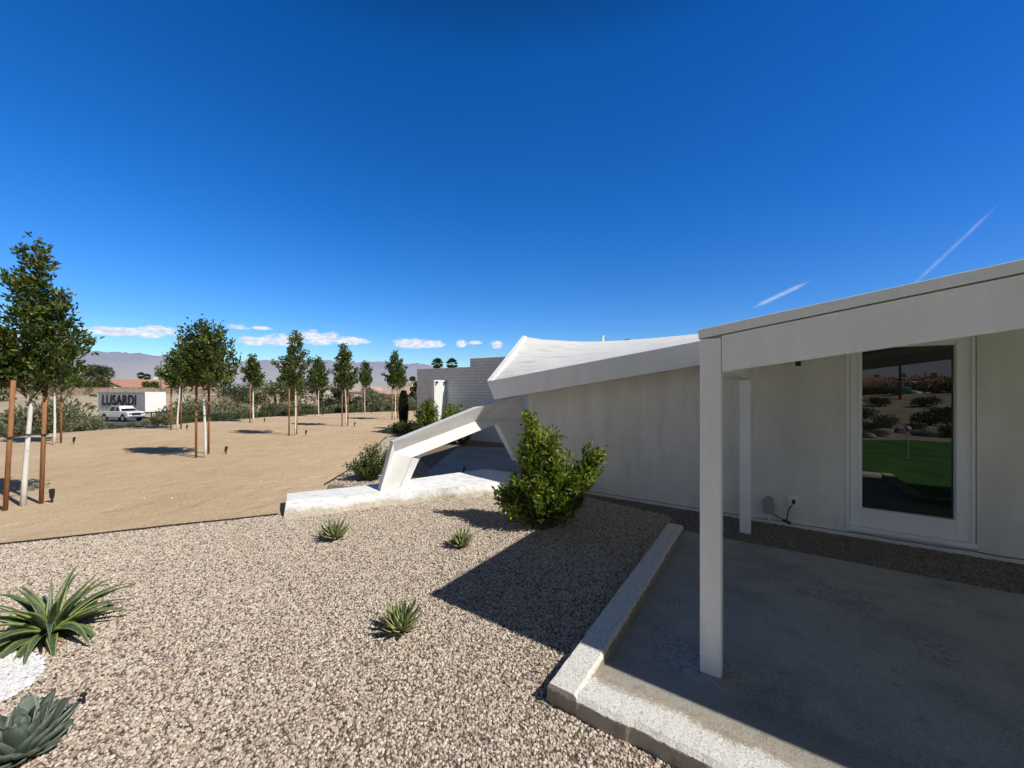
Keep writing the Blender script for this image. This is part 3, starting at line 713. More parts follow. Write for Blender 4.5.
# ------------------------------------------------------------------ buttress and plinth
DB = Vector((math.cos(math.radians(30)), math.sin(math.radians(30)), 0)); NB = Vector((DB.y, -DB.x, 0))
FB = G(384, 489, .215); FB.z = 0
def BP(px, py, off=0.0):                    # point on the buttress's front plane, off metres towards the viewer
    d = Vector(((px - CX) / F, 1, -(py - HY) / F)); o = Vector((0, 0, H)); p0 = FB + NB * off
    t = (p0 - o).dot(NB) / d.dot(NB); return o + d * t
def buttress():
    root = empty('buttress', FB, 0, 'angular white concrete buttress leaning from the plinth up to the roof corner', 'buttress')
    T = .20
    m = MB(); bk = -NB * T
    # rim: outer band along foot, top and right leg
    a0, a1, a2, a3 = BP(380, 492), BP(393.5, 442), BP(477, 408), BP(516, 396)
    g0, g1 = BP(394.5, 452, -.15), BP(481, 419, -.15)
    # beam cross: top edge, undercut band, then lit sloping band, lower edge
    L0, L1 = BP(412, 457.5), BP(491, 426)
    tr = BP(500, 419)
    f0 = BP(399.5, 488)
    def q(*v): m.add(list(v), [list(range(len(v)))])
    G2 = BP(500, 412, -.10)
    q(a1, g0, g1, a2)            # undercut upper band
    q(g0, L0, L1, g1)            # lit lower band
    q(a0, f0, L0, g0)            # foot front
    m.add([a0, g0, a1], [[0, 1, 2]])
    # right head
    h1, h2, h3 = BP(529, 419), BP(524, 460), BP(506, 421.5)
    q(a2, g1, h3, h1, a3); q(g1, L1, BP(498, 424), h3); q(h3, BP(522.5, 458), h2, h1)
    # body behind: top, left, underside, inner faces
    def side(p, r): q(p, r, r + bk, p + bk)
    side(a0, a1); side(a1, a2); side(a2, a3); side(a3, h1); side(h1, h2)
    side(f0, L0); side(L0, L1); side(L1, BP(498, 424)); side(BP(498, 424), BP(517.5, 462)); 
    q(BP(498, 424), h3, BP(522.5, 458), BP(517.5, 462))
    q(a0 + bk, a1 + bk, a2 + bk, a3 + bk, h1 + bk, BP(498, 424) + bk, L1 + bk, L0 + bk, f0 + bk)
    q(BP(498, 424) + bk, h1 + bk, h2 + bk, BP(517.5, 462) + bk)
    m.v = [v - FB for v in m.v]
    ob = m.build('beam', M['buttress'], root)
    bm = bmesh.new(); bm.from_mesh(ob.data); bmesh.ops.remove_doubles(bm, verts=bm.verts, dist=.001)
    bm.to_mesh(ob.data); bm.free()
    # inner return of the foot
    m = MB()
    r0, r1, r2, r3 = BP(400, 488, .004), BP(412, 458, .004), BP(420, 457.5, -.1), BP(406, 489, -.06)
    m.add([r0, r1, r2, r3, r0 + bk, r1 + bk, r2 + bk, r3 + bk], [[0, 3, 2, 1], [3, 7, 6, 2], [0, 1, 5, 4], [1, 2, 6, 5], [0, 4, 7, 3]])
    m.v = [v - FB for v in m.v]
    m.build('foot_return', M['buttress'], root)
buttress()
def plinth():
    bl = [G(287, 493.5, .17), G(360, 486, .20), G(462, 472, .26), G(486, 469, .26), G(520, 474, .24), G(534, 478, .2)]
    ml = [G(286.5, 500, .165), G(380, 494, .18), G(452, 487.5, .19), G(485, 483, .21), G(510, 482, .2), G(530, 485, .18)]
    fl = [G(283, 521.5, .0), G(375, 508.5, .0), G(450, 500, .0), G(493.5, 497, .0), G(512, 496, 0), G(530, 496, 0)]
    # front surface: one gentle slope, uneven at its foot
    n = 80; vs = []; k = 8
    def interp(L, u):
        x = u * (len(L) - 1); i = min(int(x), len(L) - 2); return L[i].lerp(L[i + 1], x - i)
    for i in range(n + 1):
        u = i / n; b, mm, f = interp(bl, u), interp(ml, u), interp(fl, u)
        j = .012 * math.sin(u * 31) + .01 * math.sin(u * 77)
        f = f + NB * j
        row = [V(b.x, b.y, -.05), b, b.lerp(mm, .5), mm, mm.lerp(f, .3) + UP * .008, mm.lerp(f, .65) + UP * .008, f + UP * .02, V(f.x, f.y, -.05)]
        vs += row
    fs = []
    for i in range(n):
        for j in range(k - 1): fs.append([i * k + j, i * k + j + 1, (i + 1) * k + j + 1, (i + 1) * k + j])
    fs.append(list(range(k))); fs.append([n * k + j for j in range(k)][::-1])
    o = mk('plinth', [v - FB for v in vs], fs, M['plinth']); o.location = FB
    bm = bmesh.new(); bm.from_mesh(o.data); bmesh.ops.recalc_face_normals(bm, faces=bm.faces); bm.to_mesh(o.data); bm.free()
    tag(o, 'low wedge-shaped white concrete plinth with dusty foot lying on the gravel', 'plinth')
plinth()
flat('courtyard_slab', [tuple(G(x, y).xy) for x, y in ((424, 476), (458, 447.5), (524, 449), (545, 474), (535, 490))], .03, M['slab'])

# ------------------------------------------------------------------ block wall
BW = Vector((-3.53, 14.3, 0))
def block_wall():
    ang = math.atan2(E1.y, E1.x)
    o = empty('block_wall', BW, ang, 'long grey painted block wall with stepped top behind the buttress', 'wall')
    o2 = mk('wall', *(lambda m: (m.v, m.f))(_bw()), M['block'], o)
    o2.rotation_euler = (math.radians(90), 0, 0)
    m = MB(); m.box((-.02, -.02, 2.422), (2.57, 0, 0), (0, .24, 0), (0, 0, .03)); m.box((2.56, -.02, 2.702), (6, 0, 0), (0, .24, 0), (0, 0, .03)); m.build('coping', M['trim'], o)
    # projecting fin with two spotlights
    m = MB(); m.box((1.36, -.58, 0), (.12, 0, 0), (0, .577, 0), (0, 0, 2.02)); m.build('fin', M['trim'], o, bevel=.01)
    m = MB(); m.box((.03, .222, 0), (.2, 0, 0), (-1.8, 3.4, 0), (0, 0, 2.41)); m.build('return_wall', M['trim'], o)
    for y in (-.5, -.12):
        m = MB(); m.tube([(1.49, y, 1.95), (1.56, y, 1.93)], .035, 10); m.build('spotlight', M['black'], o)
def _bw():
    m = MB(); m.box((0, 0, -.2), (2.56, 0, 0), (0, 2.42, 0), (0, 0, .2)); m.v = []; m.f = []; m.m = []
    # local: x along, y up (rotated 90 deg about x), z = towards viewer
    m.box((0, -.1, -.2), (2.56, 0, 0), (0, 2.52, 0), (0, 0, .2)); m.box((2.56, -.1, -.2), (6, 0, 0), (0, 2.80, 0), (0, 0, .2)); return m
block_wall()

# ------------------------------------------------------------------ foliage tools
def leaves_mesh(name, P, Dr, L, Wd, mat, parent=None, up_bias=0.0, lv=None, fold=0.25):
    """P (n,3) leaf bases, Dr (n,3) directions, L, Wd lengths/widths: folded rhombic leaves"""
    n = len(P); Dr = Dr / np.linalg.norm(Dr, axis=1, keepdims=True)
    R = rng.normal(size=(n, 3)); R[:, 2] *= 0.6
    S = np.cross(Dr, R); S /= np.linalg.norm(S, axis=1, keepdims=True) + 1e-9
    Nn = np.cross(S, Dr)
    L = np.asarray(L).reshape(-1, 1) * np.ones((n, 1)); Wd = np.asarray(Wd).reshape(-1, 1) * np.ones((n, 1))
    v0 = P; v2 = P + Dr * L - Nn * L * .08; mid = P + Dr * L * .5
    v1 = mid + S * Wd * .5 + Nn * Wd * fold; v3 = mid - S * Wd * .5 + Nn * Wd * fold
    vs = np.stack([v0, v1, v2, v3], 1).reshape(-1, 3)
    idx = np.arange(n) * 4
    tris = np.stack([idx, idx + 1, idx + 2, idx, idx + 2, idx + 3], 1).reshape(-1)
    me = bpy.data.meshes.new(name)
    me.vertices.add(len(vs)); me.vertices.foreach_set('co', vs.astype('f4').ravel())
    me.loops.add(len(tris)); me.loops.foreach_set('vertex_index', tris.astype('i4'))
    me.polygons.add(2 * n); me.polygons.foreach_set('loop_start', np.arange(2 * n, dtype='i4') * 3)
    me.update(calc_edges=True)
    if lv is None: lv = rng.random(n) ** 1.3
    a = me.attributes.new('lv', 'FLOAT', 'POINT'); a.data.foreach_set('value', np.repeat(lv, 4).astype('f4'))
    me.materials.append(mat)
    o = bpy.data.objects.new(name, me); COL.objects.link(o)
    if parent: o.parent = parent
    return o
def crown_points(env, h0, h1, nb, per, spread, lean=(0, 0), rise=1.1, core=.25):
    """branches rising out of a leader; env(u) = crown radius at height share u"""
    P = []; Dr = []; BR = []
    for b in range(nb):
        u = (b + random.random()) / nb; az = b * 2.399 + random.uniform(-.4, .4)
        hb = h0 + (h1 - h0) * u * .93
        R = env(u) * random.uniform(.5, 1.25)
        dz = R * rise * random.uniform(.7, 1.2)
        base = np.array([lean[0] * u, lean[1] * u, hb - dz * .6]); dz += .14 * random.random() ** 2; tip = base + np.array([R * math.cos(az), R * math.sin(az), dz])
        BR.append((base, tip))
        k = max(4, int(per * .88 * (R / .5) * random.uniform(.5, 1.5)))
        for i in range(k):
            t = core + (1 - core) * random.random() ** .8
            c = base + (tip - base) * t + np.array([0, 0, .06 * math.sin(t * 3)])
            off = rng.normal(size=3) * spread * (1.1 - .4 * t)
            P.append(c + off); d = (tip - base) / (np.linalg.norm(tip - base) + 1e-6) * .7 + rng.normal(size=3) * .65 + np.array([0, 0, .15]); Dr.append(d)
    return np.array(P), np.array(Dr), BR
def copy_tree(o, parent=None):
    c = o.copy(); COL.objects.link(c); c.parent = parent
    for ch in list(o.children): copy_tree(ch, c)
    return c

# ------------------------------------------------------------------ staked young trees
def make_tree(seed, Ht, cb, env, nb, per, leafL, stakes, lean=(0, 0), leaders=None, spread=.06, trunk_r=.03):
    random.seed(seed)
    root = empty('young_tree')
    P, Dr, BR = crown_points(env, cb, Ht, nb, per, spread, lean)
    Ps, Ds = [P], [Dr]
    if leaders:
        for (ox, oy, h1, e2, nb2) in leaders:
            P2, D2, B2 = crown_points(e2, cb, h1, nb2, per, spread); P2 = P2 + np.array([ox, oy, 0]); Ps.append(P2); Ds.append(D2)
            BR += [(a + np.array([ox, oy, 0]), b + np.array([ox, oy, 0])) for a, b in B2]
    P = np.vstack(Ps); Dr = np.vstack(Ds)
    # light and dark clumps
    n = len(P); cl = np.sin(P[:, 0] * 9 + seed) * np.sin(P[:, 1] * 8 + 2 * seed) * np.sin(P[:, 2] * 7)
    lv = np.clip(rng.random(n) ** 1.6 * .8 + cl * .25, 0, 1)
    leaves_mesh('crown', P, Dr, leafL * rng.uniform(.7, 1.3, n), leafL * .5 * rng.uniform(.8, 1.2, n), M['leaf'], root, lv=lv)
    t = MB()
    pts = []; k = 9
    for i in range(k + 1):
        u = i / k; pts.append((lean[0] * u * .8 + .02 * math.sin(u * 5 + seed), lean[1] * u * .8 + .02 * math.sin(u * 4 + seed), -.05 + (Ht - .2) * u))
    t.tube(pts, [trunk_r * (1 - .75 * i / k) for i in range(k + 1)], 8)
    for ld in (leaders or []): t.tube([(0, 0, 1.75), (ld[0] * .8, ld[1] * .8, 2.1), (ld[0], ld[1], ld[2] - .2)], [.022, .018, .006], 6)
    t.build('trunk', M['trunk'], root, True)
    br = MB()
    for a, b in BR: br.tube([tuple(a), tuple((a + b) / 2 + np.array([0, 0, .02])), tuple(b)], [.009, .006, .003], 4, False)
    br.build('branches', M['bark'], root)
    for (sx, sy, lx, ly, h) in stakes:
        s = MB(); s.tube([(sx, sy, -.05), (sx + lx, sy + ly, h)], .026, 10); s.build('stake', M['stake'], root, True)
    # rubber ties round trunk and stakes
    ti = MB()
    for h in (1.05,):
        for (sx, sy, lx, ly, hh) in stakes:
            a = Vector((sx + lx * h / hh, sy + ly * h / hh, h)); b = Vector((pts[3][0], pts[3][1], h + .01))
            dd = (b - a).normalized(); sd = Vector((-dd.y, dd.x, 0)) * .035
            ti.tube([a - sd - dd * .03, b - sd * .9 + dd * .03], .009, 5); ti.tube([a + sd - dd * .03, b + sd * .9 + dd * .03], .009, 5)
            ti.tube([a - sd - dd * .03, a - dd * .045, a + sd - dd * .03], .009, 5)
    ti.build('tie', M['rubber'], root)
    return root
def ovate(R, lo=.72):     # crown widest low down, drawn out to a pointed leader
    def f(u):
        if u < .25: return R * (lo + (1 - lo) * u / .25)
        return R * (max(.0, 1 - ((u - .25) / .80) ** 1.25) * .93 + .07)
    return f
spx = []
T_A = dict(base=G(26, 506), lab='nearest staked young tree at the left edge, tallest crown, whitewashed trunk between two brown stakes')
def st(px, py, base, lx=0, ly=0, h=2.3):
    p = G(px, py) - base; return (p.x, p.y, lx, ly, h)
bA = T_A['base']
tA = make_tree(11, 4.02, 1.72, ovate(.46), 60, 150, .078, [st(5, 511, bA, .12, 0, 1.86), st(41, 504, bA, .07, 0, 1.86)], lean=(.07, .1), leaders=[(.40, .1, 3.25, ovate(.30), 32), (-.34, -.22, 2.8, ovate(.38), 28)], trunk_r=.034)
tA.location = bA; tag(tA, T_A['lab'], 'tree', 'staked young trees on the sand')
protoS = None
# (px, base y, crown width scale, height m, stakes px list, label)
tl = [
 ('D', 204, 458, .86, 3.45, [(196, 458), (208.5, 454)], 'wide crowned staked young tree in front of its shadow, right of the white trailer'),
 ('C', 178, 430, .62, 3.6, [(171, 430), (181, 429)], 'slim staked young tree just behind the wide crowned one, nearest the white trailer'),
 ('B', 53, 445, .6, 3.7, [(61, 443)], 'staked young tree behind the nearest one, its white trunk leaning'),
 ('E', 254, 422.4, .55, 3.35, [(250, 423)], 'small staked young tree in front of the broad green mesquite'),
 ('F', 294.5, 435.5, .56, 3.85, [(289, 436), (296.5, 434.5)], 'tall staked young tree with three uprights, centre of the row'),
 ('G', 319, 417, .62, 3.55, [(315, 417)], 'short staked young tree behind the tall centre tree, before dark foliage'),
 ('H', 346, 426.5, .50, 3.75, [(342, 426.6), (347.8, 426)], 'narrow staked young tree with a long shadow reaching left from it'),
 ('I', 365, 413, .56, 3.6, [(362, 413)], 'distant staked young tree left of the pinkish far house'),
 ('J', 395, 420, .54, 3.8, [(392, 420), (397.5, 419)], 'pointed staked young tree in front of the far house, next to the cypress'),
 ('K', 401, 411.5, .4, 3.1, [(399.3, 411.5)], 'farthest small staked young tree, mostly behind the pointed one'),
]
for i, (k, px, py, w, ht, stk, lab) in enumerate(tl):
    b = G(px, py); dist = b.length
    dens = 120 if dist < 12 else (95 if dist < 18 else 75)
    ls = .08 if dist < 12 else (.095 if dist < 18 else .12)
    r = w * (1.0 if k != 'D' else 1.0)
    ldr = None
    if k == 'D': ldr = [(-.46, .1, 3.35, ovate(.34), 24), (.42, -.1, 3.4, ovate(.40), 26), (.1, .3, 3.2, ovate(.4), 20)]; r = .42
    t = make_tree(20 + i * 3, ht, 1.78, ovate(r), 52, dens, ls, [st(x, y, b, .01, 0, 1.88) for x, y in stk], lean=(random.uniform(-.12, .12), random.uniform(-.1, .1)), leaders=ldr, spread=.058 * random.uniform(.85, 1.3), trunk_r=.034 if k != 'E' else .045)
    t.location = b; tag(t, lab, 'tree', 'staked young trees on the sand')
# off-frame-edge neighbour whose shadow and bubbler show? (none needed)

# ground uplights
def make_uplight():
    o = empty('garden_uplight')
    m = MB(); m.tube([(0, 0, -.03), (0, 0, .09)], .012, 8); m.build('stake', M['black'], o)
    m = MB(); m.tube([(-.02, 0, .07), (.0, 0, .13), (.015, 0, .19)], [.022, .027, .030], 12); m.build('lamp_head', M['black'], o)
    return o
up0 = make_uplight()
ups = [(52, 503, 'black uplight beside the nearest tree stake'), (74, 444, 'black uplight right of the leaning white trunk'), (226, 454.5, 'black uplight right of the wide crowned tree'), (187, 430, 'black uplight close to the slim tree by the trailer'),
       (264.5, 422.5, 'small black uplight by the tree before the mesquite'), (306, 436, 'black uplight right of the tall centre tree'), (323, 416.5, 'tiny black uplight right of the short tree'), (354.7, 427, 'black uplight right of the narrow tree'), (371.5, 413.5, 'farthest tiny black uplight, right of the distant tree'), (464, 474.5, 'lone dark spike light standing in the courtyard behind the plinth')]
for i, (px, py, lab) in enumerate(ups):
    u = up0 if i == 0 else copy_tree(up0)
    u.location = G(px, py); u.rotation_euler = (0, 0, random.uniform(-.8, .5)); s = 1.1
    u.scale = (s, s, s) if i < 9 else (.8, .8, .8)
    tag(u, lab, 'garden light', 'garden uplights')
# drip emitter by the blue agave
e = empty('drip_emitter', G(85, 706), 0, 'thin black drip emitter stub in the gravel by the blue agave', 'drip emitter')
m = MB(); m.tube([(0, 0, -.02), (-.008, 0, .06)], .006, 6); m.build('riser', M['black'], e)
m = MB(); m.tube([(-.022, 0, .06), (.006, 0, .064)], .009, 6); m.build('nozzle', M['black'], e)

# ------------------------------------------------------------------ agaves
def blade(mb_v, mb_f, at, az, elev, L, Wm, curl, prof, thick, tilt=0.0, nseg=12, rv=.5, base_r=.01, gut=.35):
    """one agave leaf: arched in its radial plane"""
    dirh = Vector((math.cos(az), math.sin(az), 0)); side = Vector((-math.sin(az), math.cos(az), 0))
    p = dirh * base_r + UP * .01; ang = elev; b = len(mb_v)
    for i in range(nseg + 1):
        u = i / nseg; w = Wm * prof(u)
        d = dirh * math.cos(ang) + UP * math.sin(ang); nrm = -dirh * math.sin(ang) + UP * math.cos(ang)
        sd = side * math.cos(tilt) + nrm * math.sin(tilt)
        th = thick * (1 - .75 * u)
        for (a, hgt) in ((-1, gut), (-.5, .08 * gut), (0, 0), (.5, .08 * gut), (1, gut)):
            mb_v.append(p + sd * (a * w / 2) + nrm * (hgt * w * .5)); at['across'].append(abs(a)); at['along'].append(u); at['lv'].append(rv)
        for (a, hgt) in ((.55, -1), (0, -1.25), (-.55, -1)):
            mb_v.append(p + sd * (a * w / 2) + nrm * (hgt * th * min(1, prof(u) * 1.2) + gut * w * .1)); at['across'].append(abs(a)); at['along'].append(u); at['lv'].append(rv)
        p = p + d * (L / nseg); ang += curl / nseg * (.4 + 1.2 * u)
    k = 8
    for i in range(nseg):
        for j in range(k):
            mb_f.append([b + i * k + j, b + (i + 1) * k + j, b + (i + 1) * k + (j + 1) % k, b + i * k + (j + 1) % k])
    mb_f.append([b + nseg * k + j for j in range(k)][::-1])
def agave(name, n, L, Wm, mat, e_in, e_out, curl, prof, thick, seed, gut=.35, tip=True):
    random.seed(seed); vs = []; fs = []; at = dict(across=[], along=[], lv=[])
    root = empty(name)
    for i in range(n):
        q = i / (n - 1); az = i * 2.39996 + random.uniform(-.12, .12)
        el = math.radians(e_in + (e_out - e_in) * q ** .9 + random.uniform(-5, 5))
        l = L * (.72 + .38 * math.sin(math.pi * min(1, q * .9 + .1))) * random.uniform(.88, 1.1)
        blade(vs, fs, at, az, el, l, Wm * random.uniform(.88, 1.1) * (.7 + .3 * q ** .5), math.radians(curl * (.4 + .8 * q) * random.uniform(.6, 1.4)), prof, thick, random.uniform(-.25, .25), rv=random.random(), base_r=.008 + .03 * q * L, gut=gut)
    o = mk('leaves', vs, fs, mat, root, smooth=True)
    for k_, d in at.items():
        a = o.data.attributes.new(k_, 'FLOAT', 'POINT'); a.data.foreach_set('value', np.array(d, 'f4'))
    # dry leaves at the foot
    vs = []; fs = []; at2 = dict(across=[], along=[], lv=[])
    for i in range(7):
        blade(vs, fs, at2, random.uniform(0, 6.28), math.radians(random.uniform(-2, 8)), L * random.uniform(.35, .6), Wm * .8, math.radians(-10), prof, thick * .5, random.uniform(-.5, .5), rv=.5, base_r=.03)
    mk('dry_leaves', vs, fs, M['deadleaf'], root, smooth=True)
    return root
p_small = lambda u: (.62 + .38 * math.sin(math.pi * min(1, u * 1.25))) * (1 - u ** 3.5) + .015
p_big = lambda u: (.75 + .25 * math.sin(math.pi * min(1, u * 1.4))) * (1 - u ** 2.6) + .01
p_blue = lambda u: (.45 + .65 * math.sin(math.pi * min(1, u * .80)) ** 1.2) * (1 - u ** 7) + .01
a1_ = agave('agave', 50, .205, .046, M['agave_small'], 84, 12, 26, p_small, .007, 3)
a1_.location = G(400, 632, .012)
tag(a1_, 'small agave with stiff pale-edged leaves nearest the patio corner', 'agave', 'small agaves on the gravel')
a2_ = agave('agave', 46, .235, .050, M['agave_small'], 82, 14, 24, p_small, .007, 8); a2_.location = G(334, 539.5, .012)
tag(a2_, 'small yellowish agave just in front of the white plinth', 'agave', 'small agaves on the gravel')
a3_ = agave('agave', 42, .19, .042, M['agave_small'], 82, 14, 24, p_small, .007, 15); a3_.location = G(461, 547, .012)
tag(a3_, 'smallest agave, between the leafy bush and the porch roof shadow', 'agave', 'small agaves on the gravel')
aB = agave('large_agave', 48, .47, .070, M['agave_big'], 76, 8, -100, p_big, .012, 21, gut=.45)
aB.location = G(50, 634, .012)
tag(aB, 'large spiky agave with long arching yellow-edged leaves by the white pebbles', 'agave')
aP = agave('blue_agave', 56, .215, .094, M['agave_blue'], 82, 6, 22, p_blue, .016, 33, gut=.3)
aP.location = G(20, 756, .012)
tag(aP, 'squat grey-blue agave rosette with broad leaves in the bottom left corner', 'agave')

# ------------------------------------------------------------------ bushes
def lobed_bush(name, base, lobes, mat, n, leafL, leafW, seed, stems=14):
    """lobes: (centre offset, radii, weight): leaves on many fine shoots reaching into the lobes"""
    random.seed(seed); root = empty(name, base)
    P = []; Dr = []; S = MB()
    tot = sum(l[2] for l in lobes)
    for c, r, w in lobes:
        c = np.array(c); r = np.array(r); k = int(stems * w / tot * 3) + 3
        per = int(n * w / tot / k)
        for i in range(k):
            d = rng.normal(size=3); d /= np.linalg.norm(d); d[2] = d[2] * .9 + .25
            tip = c + d * r * random.uniform(.75, 1.12); st_ = c * np.array([.35, .35, .25]) + rng.normal(size=3) * .03; st_[2] = abs(st_[2])
            mid = (st_ + tip) / 2 + rng.normal(size=3) * .05
            S.tube([tuple(x) for x in (np.array([0, 0, .0]) + rng.normal(size=3) * [.05, .05, 0], st_, mid, tip)], [.009, .008, .005, .002], 4, False)
            for j in range(per):
                t = random.random() ** .6
                q = (1 - t) ** 2 * st_ + 2 * (1 - t) * t * mid + t * t * tip
                if q[2] < .08: continue
                P.append(q + rng.normal(size=3) * .045 * (1.2 - .5 * t))
                ax = (tip - mid) / (np.linalg.norm(tip - mid) + 1e-6); Dr.append(ax * .7 + rng.normal(size=3) * .6)
    P = np.array(P); Dr = np.array(Dr); m_ = len(P)
    cl = np.sin(P[:, 0] * 11 + seed) * np.sin(P[:, 2] * 9) ; lv = np.clip(rng.random(m_) ** 1.5 * .8 + .2 * cl + .25 * (P[:, 2] / P[:, 2].max() - .4), 0, 1)
    leaves_mesh('foliage', P, Dr, leafL * rng.uniform(.65, 1.25, m_), leafW * rng.uniform(.8, 1.2, m_), mat, root, lv=lv)
    S.build('stems', M['bark'], root)
    return root
bb_ = G(543, 529)
def ob(px, py, dy=0.0): return tuple(D(px, py, bb_.y + dy) - bb_)
B = lobed_bush('bush', bb_, [(ob(535, 492), (.33, .30, .27), 2.6), (ob(538, 462, .05), (.25, .25, .24), 2.2), (ob(558, 476, .1), (.24, .26, .25), 1.5), (ob(568, 498, .1), (.22, .22, .20), .9), (ob(583, 474, .15), (.15, .16, .13), .7), (ob(594, 463, .15), (.10, .11, .13), .5), (ob(600, 452, .15), (.05, .07, .07), .2),
    (ob(531, 434), (.10, .11, .18), .7), (ob(528, 412), (.035, .04, .12), .2), (ob(550, 436), (.13, .12, .12), .6), (ob(510, 503), (.20, .2, .15), .9), (ob(590, 449, .2), (.03, .05, .08), .1)], M['bushleaf'], 13500, .070, .032, 5, 36)
tag(B, 'bright green leafy bush growing in the gravel at the house wall', 'bush')
ob_ = G(371, 481)
B2 = lobed_bush('bush', ob_, [((0, 0, .34), (.36, .34, .30), 3), ((.2, .1, .5), (.22, .2, .2), 1), ((-.2, 0, .28), (.24, .22, .2), 1)], M['oliveleaf'], 3200, .05, .024, 9, 20)
tag(B2, 'low olive-yellow bush beside the foot of the white buttress', 'bush')
for i, (px, py, yy, w, h, mt, lab) in enumerate([
    (428, 428, 12.6, .42, 1.30, 'bushleaf', 'upright bright green shrub against the block wall, left of the white fin'),
    (453, 428, 12.0, .42, 1.18, 'bushleaf', 'second bright green shrub against the block wall, right of the white fin')]):
    p = V((px - CX) / F * yy, yy, 0)
    b = lobed_bush('shrub', p, [((0, 0, h * .55), (w, w, h * .42), 3), ((.1, 0, h * .85), (w * .5, w * .5, h * .18), .8), ((-.16, 0, h * .75), (w * .45, w * .4, h * .2), .8)], M[mt], 2600, .085, .04, 40 + i, 16)
    tag(b, lab, 'shrub', 'green shrubs along the block wall')
hx = [(397, 14.9, .35), (405, 14.4, .42), (413, 13.9, .45), (421, 13.2, .42), (430, 12.7, .4), (441, 12.2, .45), (462, 11.9, .5)]
hl = ['lowest shrub beside the dark cypress', 'low shrub just right of the cypress foot', 'low shrub under the left end of the block wall', 'low shrub in front of the left upright shrub', 'low shrub between the two upright shrubs', 'low shrub below the white fin', 'low dark shrub at the wall seen over the buttress']
for i, ((px, yy, h), lab) in enumerate(zip(hx, hl)):
    p = V((px - CX) / F * yy, yy, 0)
    b = lobed_bush('low_shrub', p, [((0, 0, h * .6), (.34, .34, h * .55), 3)], M['oliveleaf' if i < 5 else 'greenscrub'], 1100, .07, .035, 60 + i, 12)
    tag(b, lab, 'shrub', 'low shrubs along the block wall')
# cypress
def cypress(p, h, r):
    o = empty('cypress', p); n = 3800
    u = rng.random(n); a = rng.random(n) * 6.283; rr = r * np.sqrt(rng.random(n)) * (np.sin(np.pi * np.clip((u + .08) / 1.12, 0, 1)) ** .45)
    P = np.stack([rr * np.cos(a), rr * np.sin(a), .12 + u * (h - .15)], 1); Dr = np.stack([np.cos(a) * .4, np.sin(a) * .4, np.ones(n)], 1) + rng.normal(size=(n, 3)) * .2
    leaves_mesh('crown', P, Dr, .09, .035, M['cypress'], o)
    m = MB(); m.tube([(0, 0, -.05), (0, 0, h * .7)], [.04, .02], 7); m.build('trunk', M['bark'], o)
    return o
cy = cypress(V((403.5 - CX) / F * 16.3, 16.3, 0), 1.62, .19); tag(cy, 'narrow dark columnar cypress at the edge of the sand left of the block wall', 'cypress')

# ------------------------------------------------------------------ desert scrub beyond the plateau edge
def scrub_proto(name, seed, mat, n=900, R=.8, Hh=.9, leafL=.13):
    random.seed(seed); o = empty(name)
    lob = []
    P = []; Dr = []
    for k in range(9):
        a = random.random() * 6.28; d = R * .5 * random.random() ** .5; c = np.array([d * math.cos(a), d * math.sin(a), Hh * random.uniform(.3, .7)]); r = R * random.uniform(.35, .55)
        m_ = n // 9; v = rng.normal(size=(m_, 3)); v /= np.linalg.norm(v, axis=1, keepdims=True)
        q = c + v * r * (rng.random((m_, 1)) ** .4) * np.array([1, 1, Hh / R * .75]); P.append(q); Dr.append(v + rng.normal(size=(m_, 3)) * .5 + [0, 0, .5])
    P = np.vstack(P); Dr = np.vstack(Dr); P[:, 2] = np.abs(P[:, 2])
    leaves_mesh('foliage', P, Dr, leafL * rng.uniform(.6, 1.3, len(P)), leafL * .4, mat, o)
    m = MB()
    for k in range(6):
        a = random.random() * 6.28; m.tube([(0, 0, -.1), (math.cos(a) * R * .3, math.sin(a) * R * .3, Hh * .4), (math.cos(a) * R * .6, math.sin(a) * R * .6, Hh * .8)], [.03, .02, .008], 4, False)
    m.build('stems', M['bark'], o); return o
sA = scrub_proto('desert_shrub', 1, M['scrubleaf']); sB = scrub_proto('desert_shrub', 2, M['greenscrub'], R=.75, Hh=.8); sC = scrub_proto('desert_shrub', 3, M['scrubleaf'], 1500, .9, 1.25, .12)
protos = [sA, sB, sC]; used = [False] * 3
def colr(k): return ('pale grey-green', 'dark green', 'tall wispy grey-green')[k]
def place_scrub(px, r_add, k, s, lab=None):
    az = math.atan2(px - CX, F); r = edge_r(az) + r_add
    x, y = r * math.sin(az), r * math.cos(az)
    o = protos[k] if not used[k] else copy_tree(protos[k]); used[k] = True
    o.location = (x, y, terrain_z(x, y) - .05); o.rotation_euler = (0, 0, random.uniform(0, 6.28)); o.scale = (s, s, s * random.uniform(.85, 1.15))
    tag(o, lab or 'scrub bush growing beyond the far edge of the sand', 'bush', 'desert scrub beyond the sand')
random.seed(99)
